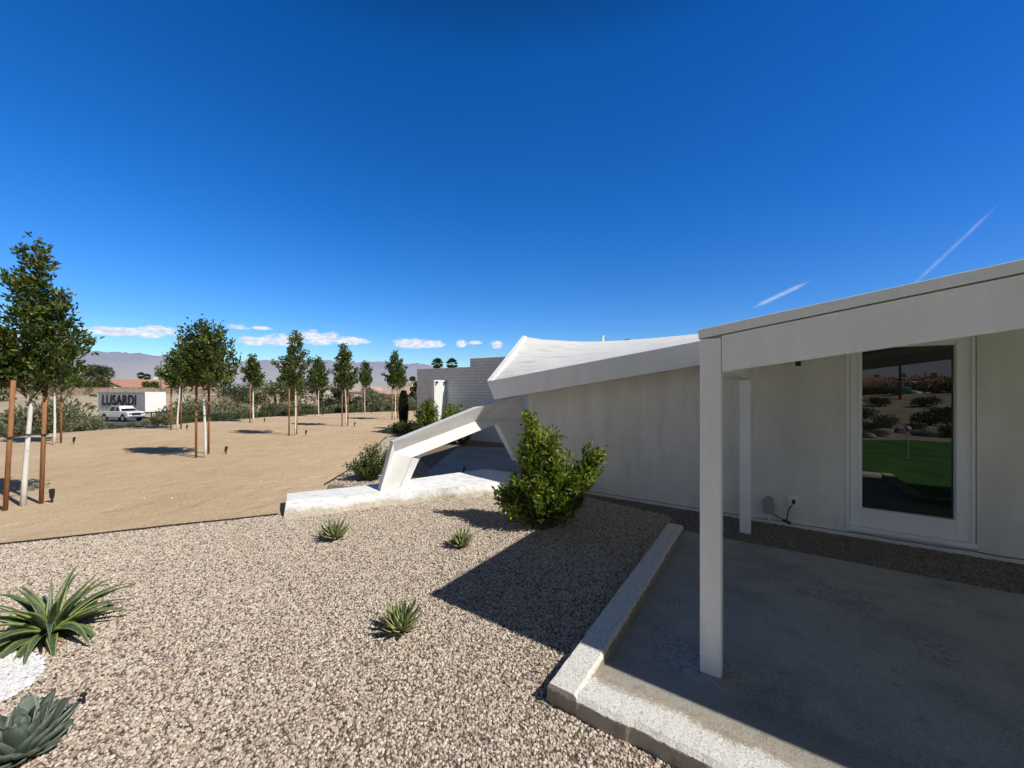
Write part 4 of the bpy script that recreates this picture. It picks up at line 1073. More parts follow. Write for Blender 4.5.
# rows hugging the plateau edge
px = -30
while px < 420:
    gapish = 98 < px < 150
    place_scrub(px, random.uniform(.7, 1.8), random.choice([0, 1, 1]), random.uniform(.45, .7) * (.6 if gapish else 1)); px += random.uniform(9, 15)
px = 176
while px < 420:
    place_scrub(px, random.uniform(2.5, 6), random.choice([0, 1, 1, 2]), random.uniform(1.0, 1.5)); px += random.uniform(9, 14) if not 214 < px < 232 else 26
px = 190
while px < 418:
    place_scrub(px, random.uniform(6.5, 12), random.choice([0, 1, 2]), random.uniform(1.5, 2.2)); px += random.uniform(12, 20) if not 210 < px < 230 else 32
px = -40
while px < 88:
    place_scrub(px, random.uniform(3, 9), random.choice([0, 2]), random.uniform(.9, 1.5)); px += random.uniform(10, 16)
for px_, ra, s in ((28, 10, 2.0), (56, 8, 2.2), (74, 10, 1.9), (66, 15, 2.1), (8, 16, 2.2), (84, 12, 1.2), (44, 20, 2.0), (14, 26, 2.0), (-12, 12, 2.0)):
    place_scrub(px_, ra, 2, s)
# bank scrub across the street
for i in range(46):
    y = random.uniform(72, 96); x = -y * random.uniform(.35, 1.5)
    k = random.choice([0, 1]); o = copy_tree(protos[k]); s = random.uniform(.5, 1.2); o.location = (x, y, terrain_z(x, y) - .05); o.scale = (s, s, s * .8); o.rotation_euler = (0, 0, random.random() * 6)
    tag(o, 'small scrub bush on the sandy bank across the street', 'bush', 'scrub on the far bank')

# ------------------------------------------------------------------ street, trailer, pickup
rd = Vector((.95, -.3, 0)).normalized(); rn = Vector((-rd.y, rd.x, 0)); rc_ = V(-54, 54, 0)
def ribbon(name, a, b, w, z, mat):
    n = 60; vs = []; fs = []
    for i in range(n + 1):
        p = a.lerp(b, i / n)
        for s in (-1, 1):
            q = p + rn * s * w / 2; vs.append((q.x, q.y, max(z, terrain_z(q.x, q.y) + .14)))
    for i in range(n): fs.append([2 * i, 2 * i + 2, 2 * i + 3, 2 * i + 1])
    o = mk(name, vs, fs, mat); o['kind'] = 'structure'; return o
ribbon('street', rc_ - rd * 90, rc_ + rd * 40, 8.5, STREET + .14, M['asphalt'])
SZ = STREET + .15
def cylinder_x(m, c, r, w, n=18, ax=Vector((0, 1, 0))):
    m.tube([Vector(c) - ax * w / 2, Vector(c) + ax * w / 2], r, n)
def pickup(loc, rz):
    o = empty('pickup_truck', loc, rz, 'white crew-cab pickup truck parked in front of the lettered trailer', 'pickup truck')
    # local: x forward, y left, length 5.9
    o.scale = (1, 1, 1.12)
    m = MB()
    prof = [(-2.95, .55), (2.75, .50), (2.92, .62), (2.92, 1.02), (2.80, 1.18), (1.55, 1.27), (1.5, 1.27), (-2.95, 1.22)]
    m.prism([(x, -.98, z) for x, z in prof], (0, 1.96, 0)); m.build('body', M['carwhite'], o, bevel=.05)
    m = MB()
    lo = [(1.50, 1.25), (-.95, 1.22)]; hi = [(.78, 1.88), (-.86, 1.90)]
    vs = [(lo[0][0], -.93, lo[0][1]), (lo[1][0], -.93, lo[1][1]), (lo[1][0], .93, lo[1][1]), (lo[0][0], .93, lo[0][1]), (hi[0][0], -.74, hi[0][1]), (hi[1][0], -.74, hi[1][1]), (hi[1][0], .74, hi[1][1]), (hi[0][0], .74, hi[0][1])]
    m.add(vs, [[0, 1, 5, 4], [1, 2, 6, 5], [2, 3, 7, 6], [3, 0, 4, 7], [7, 6, 5, 4]]); m.build('cab', M['carwhite'], o, bevel=.04)
    mm = MB(); mm.box((-2.80, -.82, 1.2255), (1.7, 0, 0), (0, 1.64, 0), (0, 0, .006)); mm.build('bed_cover', M['black'], o)
    def quad(pts, name, mat):
        mm = MB(); mm.add(pts, [[0, 1, 2, 3]]); mm.build(name, mat, o)
    quad([(1.50, -.84, 1.29), (1.50, .84, 1.29), (.78, .68, 1.84), (.78, -.68, 1.84)], 'windscreen', M['glassdark'])
    for s in (-1, 1):
        for x0, x1, x2, x3 in ((1.22, .28, .28, .68), (.16, -.86, -.72, .16)):
            y0, y1 = s * .937, s * .775
            quad([(x0, y0, 1.28), (x1, y0, 1.28), (x2, y1, 1.80), (x3, y1, 1.80)], 'side_window', M['glassdark'])
        mm = MB(); mm.box((2.86, s * .72 - .16, .86), (.075, 0, 0), (0, .32, 0), (0, 0, .2)); mm.build('headlight', M['chrome'], o)
    mm = MB(); mm.box((2.88, -.52, .76), (.06, 0, 0), (0, 1.04, 0), (0, 0, .32)); mm.build('grille', M['black'], o)
    mm = MB(); mm.box((2.85, -.95, .5), (.16, 0, 0), (0, 1.9, 0), (0, 0, .2)); mm.build('bumper', M['chrome'], o, bevel=.03)
    for x in (1.9, -1.85):
        for s in (-1, 1):
            mm = MB(); cylinder_x(mm, (x, s * .87, .41), .41, .26); w = mm.build('wheel', M['rubber'], o)
            mm = MB(); cylinder_x(mm, (x, s * .99, .41), .24, .04); mm.build('rim', M['chrome'], w)
            mm = MB(); cylinder_x(mm, (x, s * .965, .47), .50, .035, 20); mm.build('wheel_arch', M['black'], o)
pickup(V(-54.5, 53.8, SZ), math.radians(-16))
def trailer():
    th = math.radians(-20); C = V(-54.9, 57.6, 0)
    o = empty('trailer', (C.x, C.y, SZ), th, 'white box trailer, shade greyed into its side, with large dark lettering parked across the street', 'trailer')
    L, W, z0, z1 = 12.4, 2.6, 1.02, 3.98
    m = MB(); m.box((-L, 0, z0), (L - .03, 0, 0), (0, W, 0), (0, 0, z1 - z0)); m.build('side_panels', M['trailershaded'], o)
    m = MB(); m.box((-.027, -.02, z0 - .02), (.06, 0, 0), (0, W + .04, 0), (0, 0, z1 - z0 + .04)); fr_ = m.build('front_panel', M['trailerwhite'], o)
    m = MB(); m.box((-L, -.03, z1 - .06), (L, 0, 0), (0, .027, 0), (0, 0, .1)); m.box((-L, -.03, z0 - .05), (L, 0, 0), (0, .027, 0), (0, 0, .12)); m.box((-L - .06, -.03, z0), (.14, 0, 0), (0, .03, 0), (0, 0, z1 - z0 - .07)); m.build('rail', M['trailerwhite'], o)
    cu = bpy.data.curves.new('lettering', 'FONT'); cu.body = 'LUSARDI'; cu.size = 3.0; cu.extrude = .01; cu.offset = .085; cu.space_character = 1.06
    to = bpy.data.objects.new('tmp', cu); COL.objects.link(to); bpy.context.view_layer.update()
    me = bpy.data.meshes.new_from_object(to.evaluated_get(bpy.context.evaluated_depsgraph_get())); bpy.data.objects.remove(to)
    xs = [v.co.x for v in me.vertices]; ys = [v.co.y for v in me.vertices]; x0, x1, y0, y1 = min(xs), max(xs), min(ys), max(ys)
    for v in me.vertices:
        v.co = Vector((-11.0 + (v.co.x - x0) / (x1 - x0) * 8.9, -.045 + 0 * v.co.z - v.co.z, z0 + .85 + (v.co.y - y0) / (y1 - y0) * 1.7))
    me.materials.clear(); me.materials.append(M['letter']); lo = bpy.data.objects.new('lettering', me); COL.objects.link(lo); lo.parent = o
    m = MB()
    for k in range(1, 10): m.box((-L + k * L / 10, -.012, z0 + .08), (.05, 0, 0), (0, .011, 0), (0, 0, z1 - z0 - .16))
    m.build('seam', M['greybox'], o)
    m = MB(); m.box((-L + .3, .5, .75), (L - .6, 0, 0), (0, .15, 0), (0, 0, .26)); m.box((-L + .3, 1.9, .75), (L - .6, 0, 0), (0, .15, 0), (0, 0, .26)); m.build('chassis', M['black'], o)
    for x in (-11.0, -9.8):
        for y in (.25, 2.35):
            m = MB(); cylinder_x(m, (x, y, .5), .5, .4); m.build('wheel', M['rubber'], o)
    for y in (.6, 2.0):
        m = MB(); m.box((-2.6, y, 0), (.12, 0, 0), (0, .12, 0), (0, 0, .8)); m.build('landing_leg', M['greymetal'], o)
trailer()
def red_gen():
    p = V(-50.6, 56.6, SZ)
    o = empty('generator', p, math.radians(-20), 'small red generator on wheels beside the trailer front', 'generator')
    m = MB(); m.prism([(-.75, -.4, .3), (.75, -.4, .3), (.75, -.4, 1.0), (.45, -.4, 1.2), (-.75, -.4, 1.2)], (0, .8, 0)); m.build('housing', M['red'], o, bevel=.04)
    for x in (-.45, .45):
        m = MB(); cylinder_x(m, (x, 0, .22), .22, .95); m.build('wheel', M['rubber'], o)
    m = MB(); m.tube([(-.75, 0, .5), (-1.2, 0, .6)], .03, 6); m.build('handle', M['greymetal'], o)
red_gen()
def suv(loc, rz, lab):
    o = empty('parked_car', loc, rz, lab, 'car')
    m = MB(); m.prism([(-2.3, -.9, .4), (2.25, -.9, .4), (2.3, -.9, .85), (1.3, -.9, 1.02), (-2.3, -.9, 1.05)], (0, 1.8, 0)); m.build('body', M['carwhite'], o, bevel=.06)
    m = MB(); m.prism([(1.25, -.78, 1.0), (.55, -.78, 1.58), (-1.9, -.78, 1.6), (-2.25, -.78, 1.04)], (0, 1.56, 0)); m.build('cab', M['carwhite'], o, bevel=.05)
    for s in (-1, 1):
        m = MB(); m.add([(1.0, s * .79, 1.08), (.5, s * .79, 1.5), (-1.8, s * .79, 1.52), (-2.0, s * .79, 1.1)], [[0, 1, 2, 3]]); m.build('side_window', M['glassdark'], o)
        for x in (1.45, -1.4):
            m = MB(); cylinder_x(m, (x, s * .82, .34), .34, .2); m.build('wheel', M['rubber'], o)
    m = MB(); m.add([(1.235, -.68, 1.05), (1.235, .68, 1.05), (.64, .64, 1.54), (.64, -.64, 1.54)], [[0, 1, 2, 3]]); m.build('windscreen', M['glassdark'], o)
y_ = 68.0; x_ = (236 - CX) / F * y_
suv(V(x_, y_, terrain_z(x_, y_) + .02), math.radians(-155), 'white car parked far off in front of a low tan house')

# ------------------------------------------------------------------ far houses, walls, poles
def bungalow(loc, rz, w, d, h, rh, wallm, roofm, lab, wins=3, name='bungalow', hip=.0):
    o = empty(name, loc, rz, lab, 'house')
    m = MB(); m.prism([(-w / 2, -d / 2, -2), (w / 2, -d / 2, -2), (w / 2, -d / 2, h), (-w / 2, -d / 2, h)], (0, d, 0)); m.build('wall', wallm, o)
    ov = .6
    a = [(-w / 2 - ov, -d / 2 - ov, h), (w / 2 + ov, -d / 2 - ov, h), (w / 2 + ov, d / 2 + ov, h), (-w / 2 - ov, d / 2 + ov, h), (-w / 2 + hip, 0, h + rh), (w / 2 - hip, 0, h + rh)]
    m = MB(); m.add([Vector(x) + UP * .05 for x in a], [[0, 1, 5, 4], [2, 3, 4, 5], [1, 2, 5], [3, 0, 4], [3, 2, 1, 0]]); r = m.build('roof', roofm, o)
    m = MB(); m.box((w * .2, d * .05, h + rh * .4), (.9, 0, 0), (0, .7, 0), (0, 0, rh * .6 + .7)); m.build('chimney', wallm, r)
    # front gable porch
    gw = w * .3; m = MB(); m.prism([(-w * .28 - gw / 2, -d / 2 - 1.5, -2), (-w * .28 + gw / 2, -d / 2 - 1.5, -2), (-w * .28 + gw / 2, -d / 2 - 1.5, h), (-w * .28, -d / 2 - 1.5, h + rh * .72), (-w * .28 - gw / 2, -d / 2 - 1.5, h)], (0, 1.5 + d * .3, 0)); m.build('gable', wallm, o)
    m = MB(); c = -w * .28
    for s in (-1, 1): m.prism([(c, -d / 2 - 1.9, h + rh * .72 + .12), (c + s * (gw / 2 + .6), -d / 2 - 1.9, h - .1), (c + s * (gw / 2 + .6), -d / 2 - 1.9, h + .08), (c, -d / 2 - 1.9, h + rh * .72 + .3)], (0, 1.9 + d * .35, 0))
    m.build('gable_roof', roofm, o)
    for i in range(wins):
        x = -w / 2 + w * (i + .7) / (wins + .3)
        if abs(x - c) < gw / 2: yy = -d / 2 - 1.53
        else: yy = -d / 2 - .03
        m = MB(); m.box((x - .7, yy, h - 1.7), (1.4, 0, 0), (0, .02, 0), (0, 0, 1.1)); m.build('window', M['glassdark'], o)
    return o
def HB(px, Y, **k): return V((px - CX) / F * Y, Y, 0)
hb = [
 (397, 82, -.1, 11, 9, .45, 1.6, 'housewall', 'rooftile2', 'beige house with pinkish tiled roof seen behind the pointed tree', 2.0),
 (430, 96, .0, 10, 9, 1.6, 1.8, 'housewall', 'rooftile2', 'farther tiled house partly behind the block wall', 1.5),
 (352, 100, .1, 12, 9, .8, 1.5, 'housewall2', 'rooftile2', 'pale low house between the narrow tree and the distant tree', 1.5),
 (138, 104, .55, 15, 9, 1.9, 2.1, 'housewall2', 'rooftile', 'house with red tiled roof and white gable above the white trailer', 1.0),
 (196, 98, .5, 12, 8, 1.2, 1.5, 'housewall', 'rooftile', 'tan house behind the wide crowned tree', 1.5),
 (222, 92, .4, 13, 8, -.4, .9, 'housewall', 'greymetal', 'low tan house with grey roof near the white parked car', 1.0),
 (86, 120, .6, 14, 9, 2.0, 1.7, 'housewall', 'rooftile', 'small tiled house left of the gum tree', 1.0),
 (14, 100, .8, 16, 9, 2.2, 1.9, 'housewall2', 'rooftile', 'white house glimpsed behind the nearest tree', 1.0),
 (302, 105, .2, 12, 8, 1.3, 1.5, 'housewall2', 'rooftile2', 'house half hidden by the broad mesquite', 1.0)]
for px, Y, rz, w, d, h, rh, wm, rm, lab, hip in hb:
    bungalow(HB(px, Y), rz, w, d, h, rh, M[wm], M[rm], lab, hip=hip)
def perimeter(a, b, z0, z1, lab):
    L = (b - a).length; ang = math.atan2((b - a).y, (b - a).x)
    o = empty('perimeter_wall', (a.x, a.y, 0), ang, lab, 'wall', 'tan perimeter walls across the street')
    m = MB(); m.box((0, 0, z0), (L, 0, 0), (0, .2, 0), (0, 0, z1 - z0)); m.build('panel', M['perim'], o)
    m = MB(); m.box((-.05, -.05, z1 + .002), (L + .1, 0, 0), (0, .3, 0), (0, 0, .08)); m.build('coping', M['housewall2'], o)
    x = 0
    while x <= L:
        m = MB(); m.box((x - .2, -.1, z0), (.4, 0, 0), (0, .098, 0), (0, 0, z1 - z0 + .12)); m.build('pillar', M['perim'], o); x += 6
perimeter(V(-118, 90, 0), V(-84, 90, 0), -1, 1.75, 'tan wall on the sandy bank, stretch left of the trailer')
perimeter(V(-83.5, 90, 0), V(-56, 88, 0), -1, 1.6, 'tan wall on the sandy bank above the white car')
perimeter(V(-62, 76, 0), V(-47, 76, 0), -2.5, .3, 'lower tan wall behind the wide crowned tree')
def pole(px, top, bot, Y, lab, light=False):
    x = (px - CX) / F * Y; zt_, zb_ = D(px, top, Y).z, terrain_z(x, Y) - .2
    o = empty('street_pole', (x, Y, zb_), 0, lab, 'pole', 'poles across the street')
    m = MB(); m.tube([(0, 0, 0), (0, 0, zt_ - zb_)], [.16, .1], 8); m.build('shaft', M['greymetal'], o)
    if light:
        m = MB(); m.tube([(0, 0, zt_ - zb_ - .1), (1.3, -.2, zt_ - zb_ + .2)], .06, 6); m.build('arm', M['greymetal'], o)
        m = MB(); m.box((1.1, -.35, zt_ - zb_ + .1), (.9, 0, 0), (0, .3, 0), (0, 0, .18)); m.build('lamp_head', M['greymetal'], o)
    else:
        m = MB(); m.box((-.8, -.06, zt_ - zb_ - .6), (1.6, 0, 0), (0, .12, 0), (0, 0, .12)); m.build('crossarm', M['greymetal'], o)
pole(161, 361, 388, 84, 'tall dark pole right of the trailer, beside the slim tree', True)
pole(223.5, 377, 404, 72, 'thin pole right of the wide crowned tree')

# ------------------------------------------------------------------ far trees
def big_tree(name, px, ytop, w_px, Y, mat, lab, seed, n=2600, group='trees across the street', trunk=True, low=.25, leafL=.42):
    random.seed(seed); x = (px - CX) / F * Y; z0 = terrain_z(x, Y); zt_ = D(px, ytop, Y).z; Ht = zt_ - z0; W = w_px / F * Y / 2 * 1.0
    o = empty(name, (x, Y, z0), 0, lab, 'tree', group)
    P = []; Dr = []; br = MB(); nl = 16
    for k in range(nl):
        a = k * 2.4 + random.random(); u = random.random()
        d = W * .72 * math.sqrt(random.random()); c = np.array([d * math.cos(a), d * math.sin(a), Ht * (low + (1 - low - .14) * random.random() * (1 - .45 * (d / W) ** 2))])
        r = W * random.uniform(.22, .42); m_ = n // nl
        v = rng.normal(size=(m_, 3)); v /= np.linalg.norm(v, axis=1, keepdims=True)
        q = c + v * r * (rng.random((m_, 1)) ** .35) * np.array([1, 1, .65]); P.append(q); Dr.append(v + rng.normal(size=(m_, 3)) * .6)
        br.tube([(0, 0, Ht * .12), tuple(c * np.array([.4, .4, .75])), tuple(c)], [.02 * Ht, .012 * Ht, .004 * Ht], 5, False)
    P = np.vstack(P); Dr = np.vstack(Dr); P[:, 2] = np.minimum(P[:, 2], Ht)
    cl = np.sin(P[:, 0] * 1.7 + seed) * np.sin(P[:, 2] * 2.1 + seed)
    leaves_mesh('crown', P, Dr, leafL * rng.uniform(.6, 1.3, len(P)), leafL * .5, mat, o, lv=np.clip(rng.random(len(P)) * .7 + .3 * cl, 0, 1))
    br.tube([(0, 0, -.4), (0, 0, Ht * .3)], [.03 * Ht, .02 * Ht], 7); br.build('trunk', M['bark'], o)
    return o
ft_ = [
 ('gum_tree', 99, 360, 26, 95, 'darkleaf', 'dark round gum tree rising above the houses at left', 1, .45),
 ('broad_tree', 72, 373, 40, 92, 'mesquite', 'low olive tree left of the dark gum tree', 2, .15),
 ('broad_tree', 96, 376, 30, 92, 'mesquite', 'low olive tree under the dark gum tree', 12, .15),
 ('broad_tree', 277, 370, 44, 50, 'mesquite', 'broad green mesquite behind the row of young trees', 3, .1),
 ('broad_tree', 240, 375, 34, 62, 'darkleaf', 'dark spreading tree left of the broad mesquite', 4, .1),
 ('broad_tree', 322, 374, 34, 54, 'darkleaf', 'dark tree behind the short staked tree', 5, .08),
 ('broad_tree', 344, 366, 26, 58, 'darkleaf', 'tall dark tree behind the narrow staked tree', 6, .1),
 ('broad_tree', 372, 384, 26, 56, 'darkleaf', 'low dark tree left of the beige house', 7, .1),
 ('broad_tree', 416, 372, 14, 60, 'darkleaf', 'dark tree peeking out at the left end of the block wall', 8, .2),
 ('broad_tree', 412, 392, 16, 52, 'darkleaf', 'low dark tree beside the cypress, beyond the sand', 18, .1),
 ('broad_tree', 152, 380, 18, 98, 'mesquite', 'small green tree right of the red tiled roof', 9, .2),
 ('broad_tree', 138, 378, 10, 125, 'darkleaf', 'tiny far tree above the red tiled roof', 19, .4),
 ('broad_tree', 30, 378, 40, 95, 'mesquite', 'olive tree seen behind the nearest trunk', 10, .1),
 ('broad_tree', 293, 366, 22, 66, 'darkleaf', 'feathery dark tree behind the tall centre tree', 11, .4),
 ('broad_tree', -12, 376, 40, 80, 'mesquite', 'olive tree at the very left edge beyond the scrub', 13, .1)]
for nm, px, yt, w, Y, mt, lab, sd, lw in ft_:
    if Y < 70: w *= 1.35; yt -= 2
    big_tree(nm, px, yt, w, Y, M[mt], lab, sd, low=lw, n=3200 if Y < 70 else 2000, leafL=.3 if Y < 70 else .45)
def fan_palm(px, ytop, Y, lab, seed, rr=1.15):
    random.seed(seed); x = (px - CX) / F * Y; z0 = terrain_z(x, Y); zt_ = D(px, ytop, Y).z - rr * .75
    o = empty('fan_palm', (x, Y, z0), 0, lab, 'palm tree', 'fan palms')
    m = MB(); m.tube([(0, 0, -.3), (0, 0, zt_ - z0)], [.28, .2], 8); m.build('trunk', M['bark'], o)
    P = []; Dr = []
    for k in range(60):
        a = random.random() * 6.28; e = math.radians(random.uniform(-70, 88)); d = np.array([math.cos(e) * math.cos(a), math.cos(e) * math.sin(a), math.sin(e)])
        c = np.array([0, 0, zt_ - z0]) + d * rr * .42; s = np.cross(d, [0, 0, 1.0]) + 1e-3; s /= np.linalg.norm(s)
        for j in range(12):
            t = (j - 5.5) / 5.5; P.append(c); Dr.append(d * math.cos(t * 1.2) + s * math.sin(t * 1.2))
    P = np.array(P); Dr = np.array(Dr)
    leaves_mesh('crown', P, Dr, rr * .5, .12, M['darkleaf'], o); return o
fan_palm(437.5, 358.5, 62, 'left one of the two fan palms above the block wall', 1); fan_palm(452, 358.8, 62, 'right one of the two fan palms above the block wall', 2)
for px, yt in ((141, 372.5), (147, 374), (160, 371)): fan_palm(px, yt, 150, {141: 'tiny far palm above the trailer', 147: 'tiny far palm above the trailer, the lower one', 160: 'tiny far palm beside the tall dark pole'}[px], px, 1.6)

# ------------------------------------------------------------------ mountains
def vnoise(x, y, seed):
    xi, yi = np.floor(x).astype(int), np.floor(y).astype(int); xf, yf = x - xi, y - yi
    def h(a, b): 
        n = (a * 374761393 + b * 668265263 + seed * 982451653) & 0x7fffffff; n = ((n ^ (n >> 13)) * 1274126177) & 0x7fffffff; return ((n ^ (n >> 16)) & 0xffff) / 65535.0
    u, v = xf * xf * (3 - 2 * xf), yf * yf * (3 - 2 * yf)
    return (h(xi, yi) * (1 - u) + h(xi + 1, yi) * u) * (1 - v) + (h(xi, yi + 1) * (1 - u) + h(xi + 1, yi + 1) * u) * v
def ridged(x, y, seed, oct=6):
    s = 0; a = 1; t = 0
    for i in range(oct):
        s = s + a * (1 - np.abs(2 * vnoise(x, y, seed + i) - 1)); t += a; a *= .52; x = x * 2.05 + 7.3; y = y * 2.05 + 3.1
    return s / t
def mountains(name, a0, a1, r0, r1, hfun, seed, na=420, nr=60, fscale=900.):
    A_ = np.radians(np.linspace(a0, a1, na)); R_ = np.linspace(r0, r1, nr)
    AA, RR = np.meshgrid(A_, R_, indexing='ij'); X = RR * np.sin(AA); Y = RR * np.cos(AA)
    u = (RR - r0) / (r1 - r0); prof = np.sin(np.pi * np.clip(u, 0, 1) ** .8) ** .9
    rg = ridged(X / fscale, Y / fscale, seed)
    Z = -20 + prof * hfun(np.degrees(AA)) * (.45 + .75 * rg) 
    vs = np.stack([X, Y, Z], -1).reshape(-1, 3)
    fs = [[i * nr + j, i * nr + j + 1, (i + 1) * nr + j + 1, (i + 1) * nr + j] for i in range(na - 1) for j in range(nr - 1)]
    o = mk(name, vs, fs, M['mount'], smooth=True); o['kind'] = 'structure'
    bm = bmesh.new(); bm.from_mesh(o.data); bm.normal_update()
    if sum(f.normal.z for f in bm.faces) < 0:
        for f in bm.faces: f.normal_flip()
    bm.to_mesh(o.data); bm.free()
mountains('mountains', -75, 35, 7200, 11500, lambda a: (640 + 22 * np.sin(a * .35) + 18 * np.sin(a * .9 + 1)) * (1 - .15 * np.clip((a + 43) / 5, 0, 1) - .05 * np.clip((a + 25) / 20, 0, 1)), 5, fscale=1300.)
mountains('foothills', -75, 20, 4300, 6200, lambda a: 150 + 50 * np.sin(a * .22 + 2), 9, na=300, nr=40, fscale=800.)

# dry leaf litter on the gravel
P = []; Dr = []
for i in range(150):
    if i < 90: q = bb_ + V(random.gauss(-.1, .45), random.gauss(-.1, .3), 0)
    else: q = V(random.uniform(-3.5, 1), random.uniform(2.2, 5), 0)
    P.append((q.x, q.y, .03)); Dr.append((random.uniform(-1, 1), random.uniform(-1, 1), random.uniform(-.05, .2)))
ll_ = leaves_mesh('leaf_litter', np.array(P), np.array(Dr), .045, .018, M['deadleaf']); tag(ll_, 'dry fallen leaves on the gravel around the bush', 'leaf litter', kind='stuff')
# ------------------------------------------------------------------ behind the camera (mirrored in the window)
def MR(px, py, z=0.0):          # real point whose mirror image in the pane is seen at (px, py) on plane z
    v = G(px, py, z); s = (v - (W0 + E2 * .045)).dot(E2); return v - E2 * (2 * s)
def MRY(px, Y):                 # same at a mirrored depth
    v = V((px - CX) / F * Y, Y, 0); s = (v - (W0 + E2 * .045)).dot(E2); return v - E2 * (2 * s)
lawn = [PT(.5, -4.15), PT(1.2, -4.15), PT(1.2, -2.3), PT(7, -2.3)] + [MR(1010, 447), MR(960, 443.5), MR(908, 440.5), MR(858, 440.5)]
ll = [(p.x, p.y) for p in lawn]
lw_ = flat('lawn', ll, .02, M['grass'])
fl = MR(908, 461); fo = empty('golf_flag', (fl.x, fl.y, .02), 0, 'thin golf pin with a white ball marker on the green turf, mirrored in the window', 'golf flag')
m = MB(); m.tube([(0, 0, 0), (0, 0, .72)], .009, 6); m.build('pin', M['trim'], fo)
bm_ = bmesh.new(); bmesh.ops.create_icosphere(bm_, subdivisions=2, radius=.06, matrix=Matrix.Translation((0, 0, .76))); me = bpy.data.meshes.new('marker'); bm_.to_mesh(me); bm_.free(); me.materials.append(M['trim']); oo = bpy.data.objects.new('marker', me); COL.objects.link(oo); oo.parent = fo
m = MB(); m.tube([(0, 0, -.01), (0, 0, .006)], .06, 16); m.build('cup', M['black'], fo)
def rock(p, s, lab, seed):
    random.seed(seed); bm = bmesh.new(); bmesh.ops.create_icosphere(bm, subdivisions=3, radius=1)
    k = [random.uniform(0, 6) for _ in range(4)]
    for v in bm.verts:
        d = 1 + .18 * math.sin(v.co.x * 3 + k[0]) + .15 * math.sin(v.co.y * 4 + k[1]) + .1 * math.sin(v.co.z * 6 + k[2]); v.co = Vector((v.co.x * s * d, v.co.y * s * .75 * d, v.co.z * s * .6 * d))
    me = bpy.data.meshes.new('rock'); bm.to_mesh(me); bm.free(); me.materials.append(M['rock'])
    o = bpy.data.objects.new('rock', me); COL.objects.link(o); o.location = p + UP * s * .25; tag(o, lab, 'rock', 'rocks beyond the green turf')
for i, (px, py, s) in enumerate([(867, 437.5, .22), (882, 436, .34), (925, 436, .36), (941, 437, .2), (900, 433, .2)]):
    rock(MR(px, py), s, 'tan rock beyond the putting turf, seen mirrored in the window', i)
random.seed(5)
for i, (px, yy, s, k) in enumerate([(872, 15, 1.0, 1), (888, 17, 1.1, 0), (914, 15.5, .8, 1), (932, 18, 1.5, 1), (948, 20, 1.8, 1), (954, 13.6, 1.0, 1), (864, 22, 1.2, 0), (878, 30, 1.6, 1), (899, 34, 1.5, 0), (925, 28, 1.6, 1), (940, 40, 2.4, 1), (868, 45, 2.0, 1), (910, 48, 2, 1)]):
    p = MRY(px, yy); o = copy_tree(protos[k]); s *= .8; o.location = (p.x, p.y, terrain_z(p.x, p.y) - .05); o.scale = (s, s, s * .8); o.rotation_euler = (0, 0, i)
    tag(o, 'desert shrub behind the putting turf, seen mirrored in the window', 'bush', 'desert shrubs beyond the turf')
M['teal'] = plain('teal_cloth', (0.05, 0.25, 0.32), 0.8)
def stand(p, i):     # small vendor carts seen as bright specks in the mirror image
    o = empty('utility_cart', (p.x, p.y, terrain_z(p.x, p.y)), i * .7, 'small white utility cart parked far behind the turf, seen mirrored in the window', 'cart', 'carts behind the turf')
    m = MB(); m.prism([(-1.1, -.55, .35), (1.1, -.55, .35), (1.15, -.55, .8), (.5, -.55, .95), (-.3, -.55, .75), (-1.1, -.55, .9)], (0, 1.1, 0)); m.build('body', M['carwhite'] if i != 1 else M['teal'], o, bevel=.04)
    m = MB(); m.box((-.9, -.6, 1.75), (1.7, 0, 0), (0, 1.2, 0), (0, 0, .06)); m.build('canopy', M['trim'], o)
    for x, y in ((-.85, -.52), (.7, -.52), (-.85, .52), (.7, .52)):
        m = MB(); m.tube([(x, y, .8), (x, y, 1.75)], .025, 6); m.build('canopy_post', M['greymetal'], o)
    for x in (-.75, .75):
        for y in (-.5, .5):
            m = MB(); cylinder_x(m, (x, y, .24), .24, .16, 12); m.build('wheel', M['rubber'], o)
for i, (px, yy) in enumerate([(904, 38), (897, 37), (920, 40), (933, 41)]): stand(MRY(px, yy), i)
for i, (px, yy, w, h, rh) in enumerate([(880, 75, 13, 1.4, 2.0), (912, 85, 14, 1.9, 2.0), (946, 78, 12, 1.6, 1.7), (858, 82, 12, 1.6, 1.8)]):
    p = MRY(px, yy)
    bungalow(V(p.x, p.y, .4), math.atan2(p.y, p.x) + math.pi / 2, w, 8, h, rh, M['housewall'], M['rooftile'], ['tan tiled house mirrored at the left of the window', 'tan tiled house mirrored in the middle of the window', 'tan tiled house mirrored at the right of the window', 'tan tiled house mirrored behind the window frame'][i], hip=1.5)
for i, (px, yy, s) in enumerate([(874, 70, 1.0), (893, 72, 1.1), (930, 66, 1.3), (945, 90, 1.2), (915, 100, 1.1), (866, 95, 1.3)]):
    p = MRY(px, yy); random.seed(i)
    o = copy_tree(bpy.data.objects['broad_tree']); o.location = (p.x, p.y, terrain_z(p.x, p.y)); o.scale = (s * .8,) * 3
    tag(o, 'dark tree among the houses, seen mirrored in the window', 'tree', 'trees mirrored in the window')
p = MRY(900, 32); o = empty('utility_pole', (p.x, p.y, terrain_z(p.x, p.y)), 0, 'tall thin dark pole seen mirrored near the middle of the window', 'pole')
m = MB(); m.tube([(0, 0, -.2), (0, 0, 4.3)], [.1, .07], 8); m.build('shaft', M['bark'], o)
m = MB(); m.box((-.5, -.04, 4.0), (1.0, 0, 0), (0, .08, 0), (0, 0, .08)); m.build('crossarm', M['bark'], o)
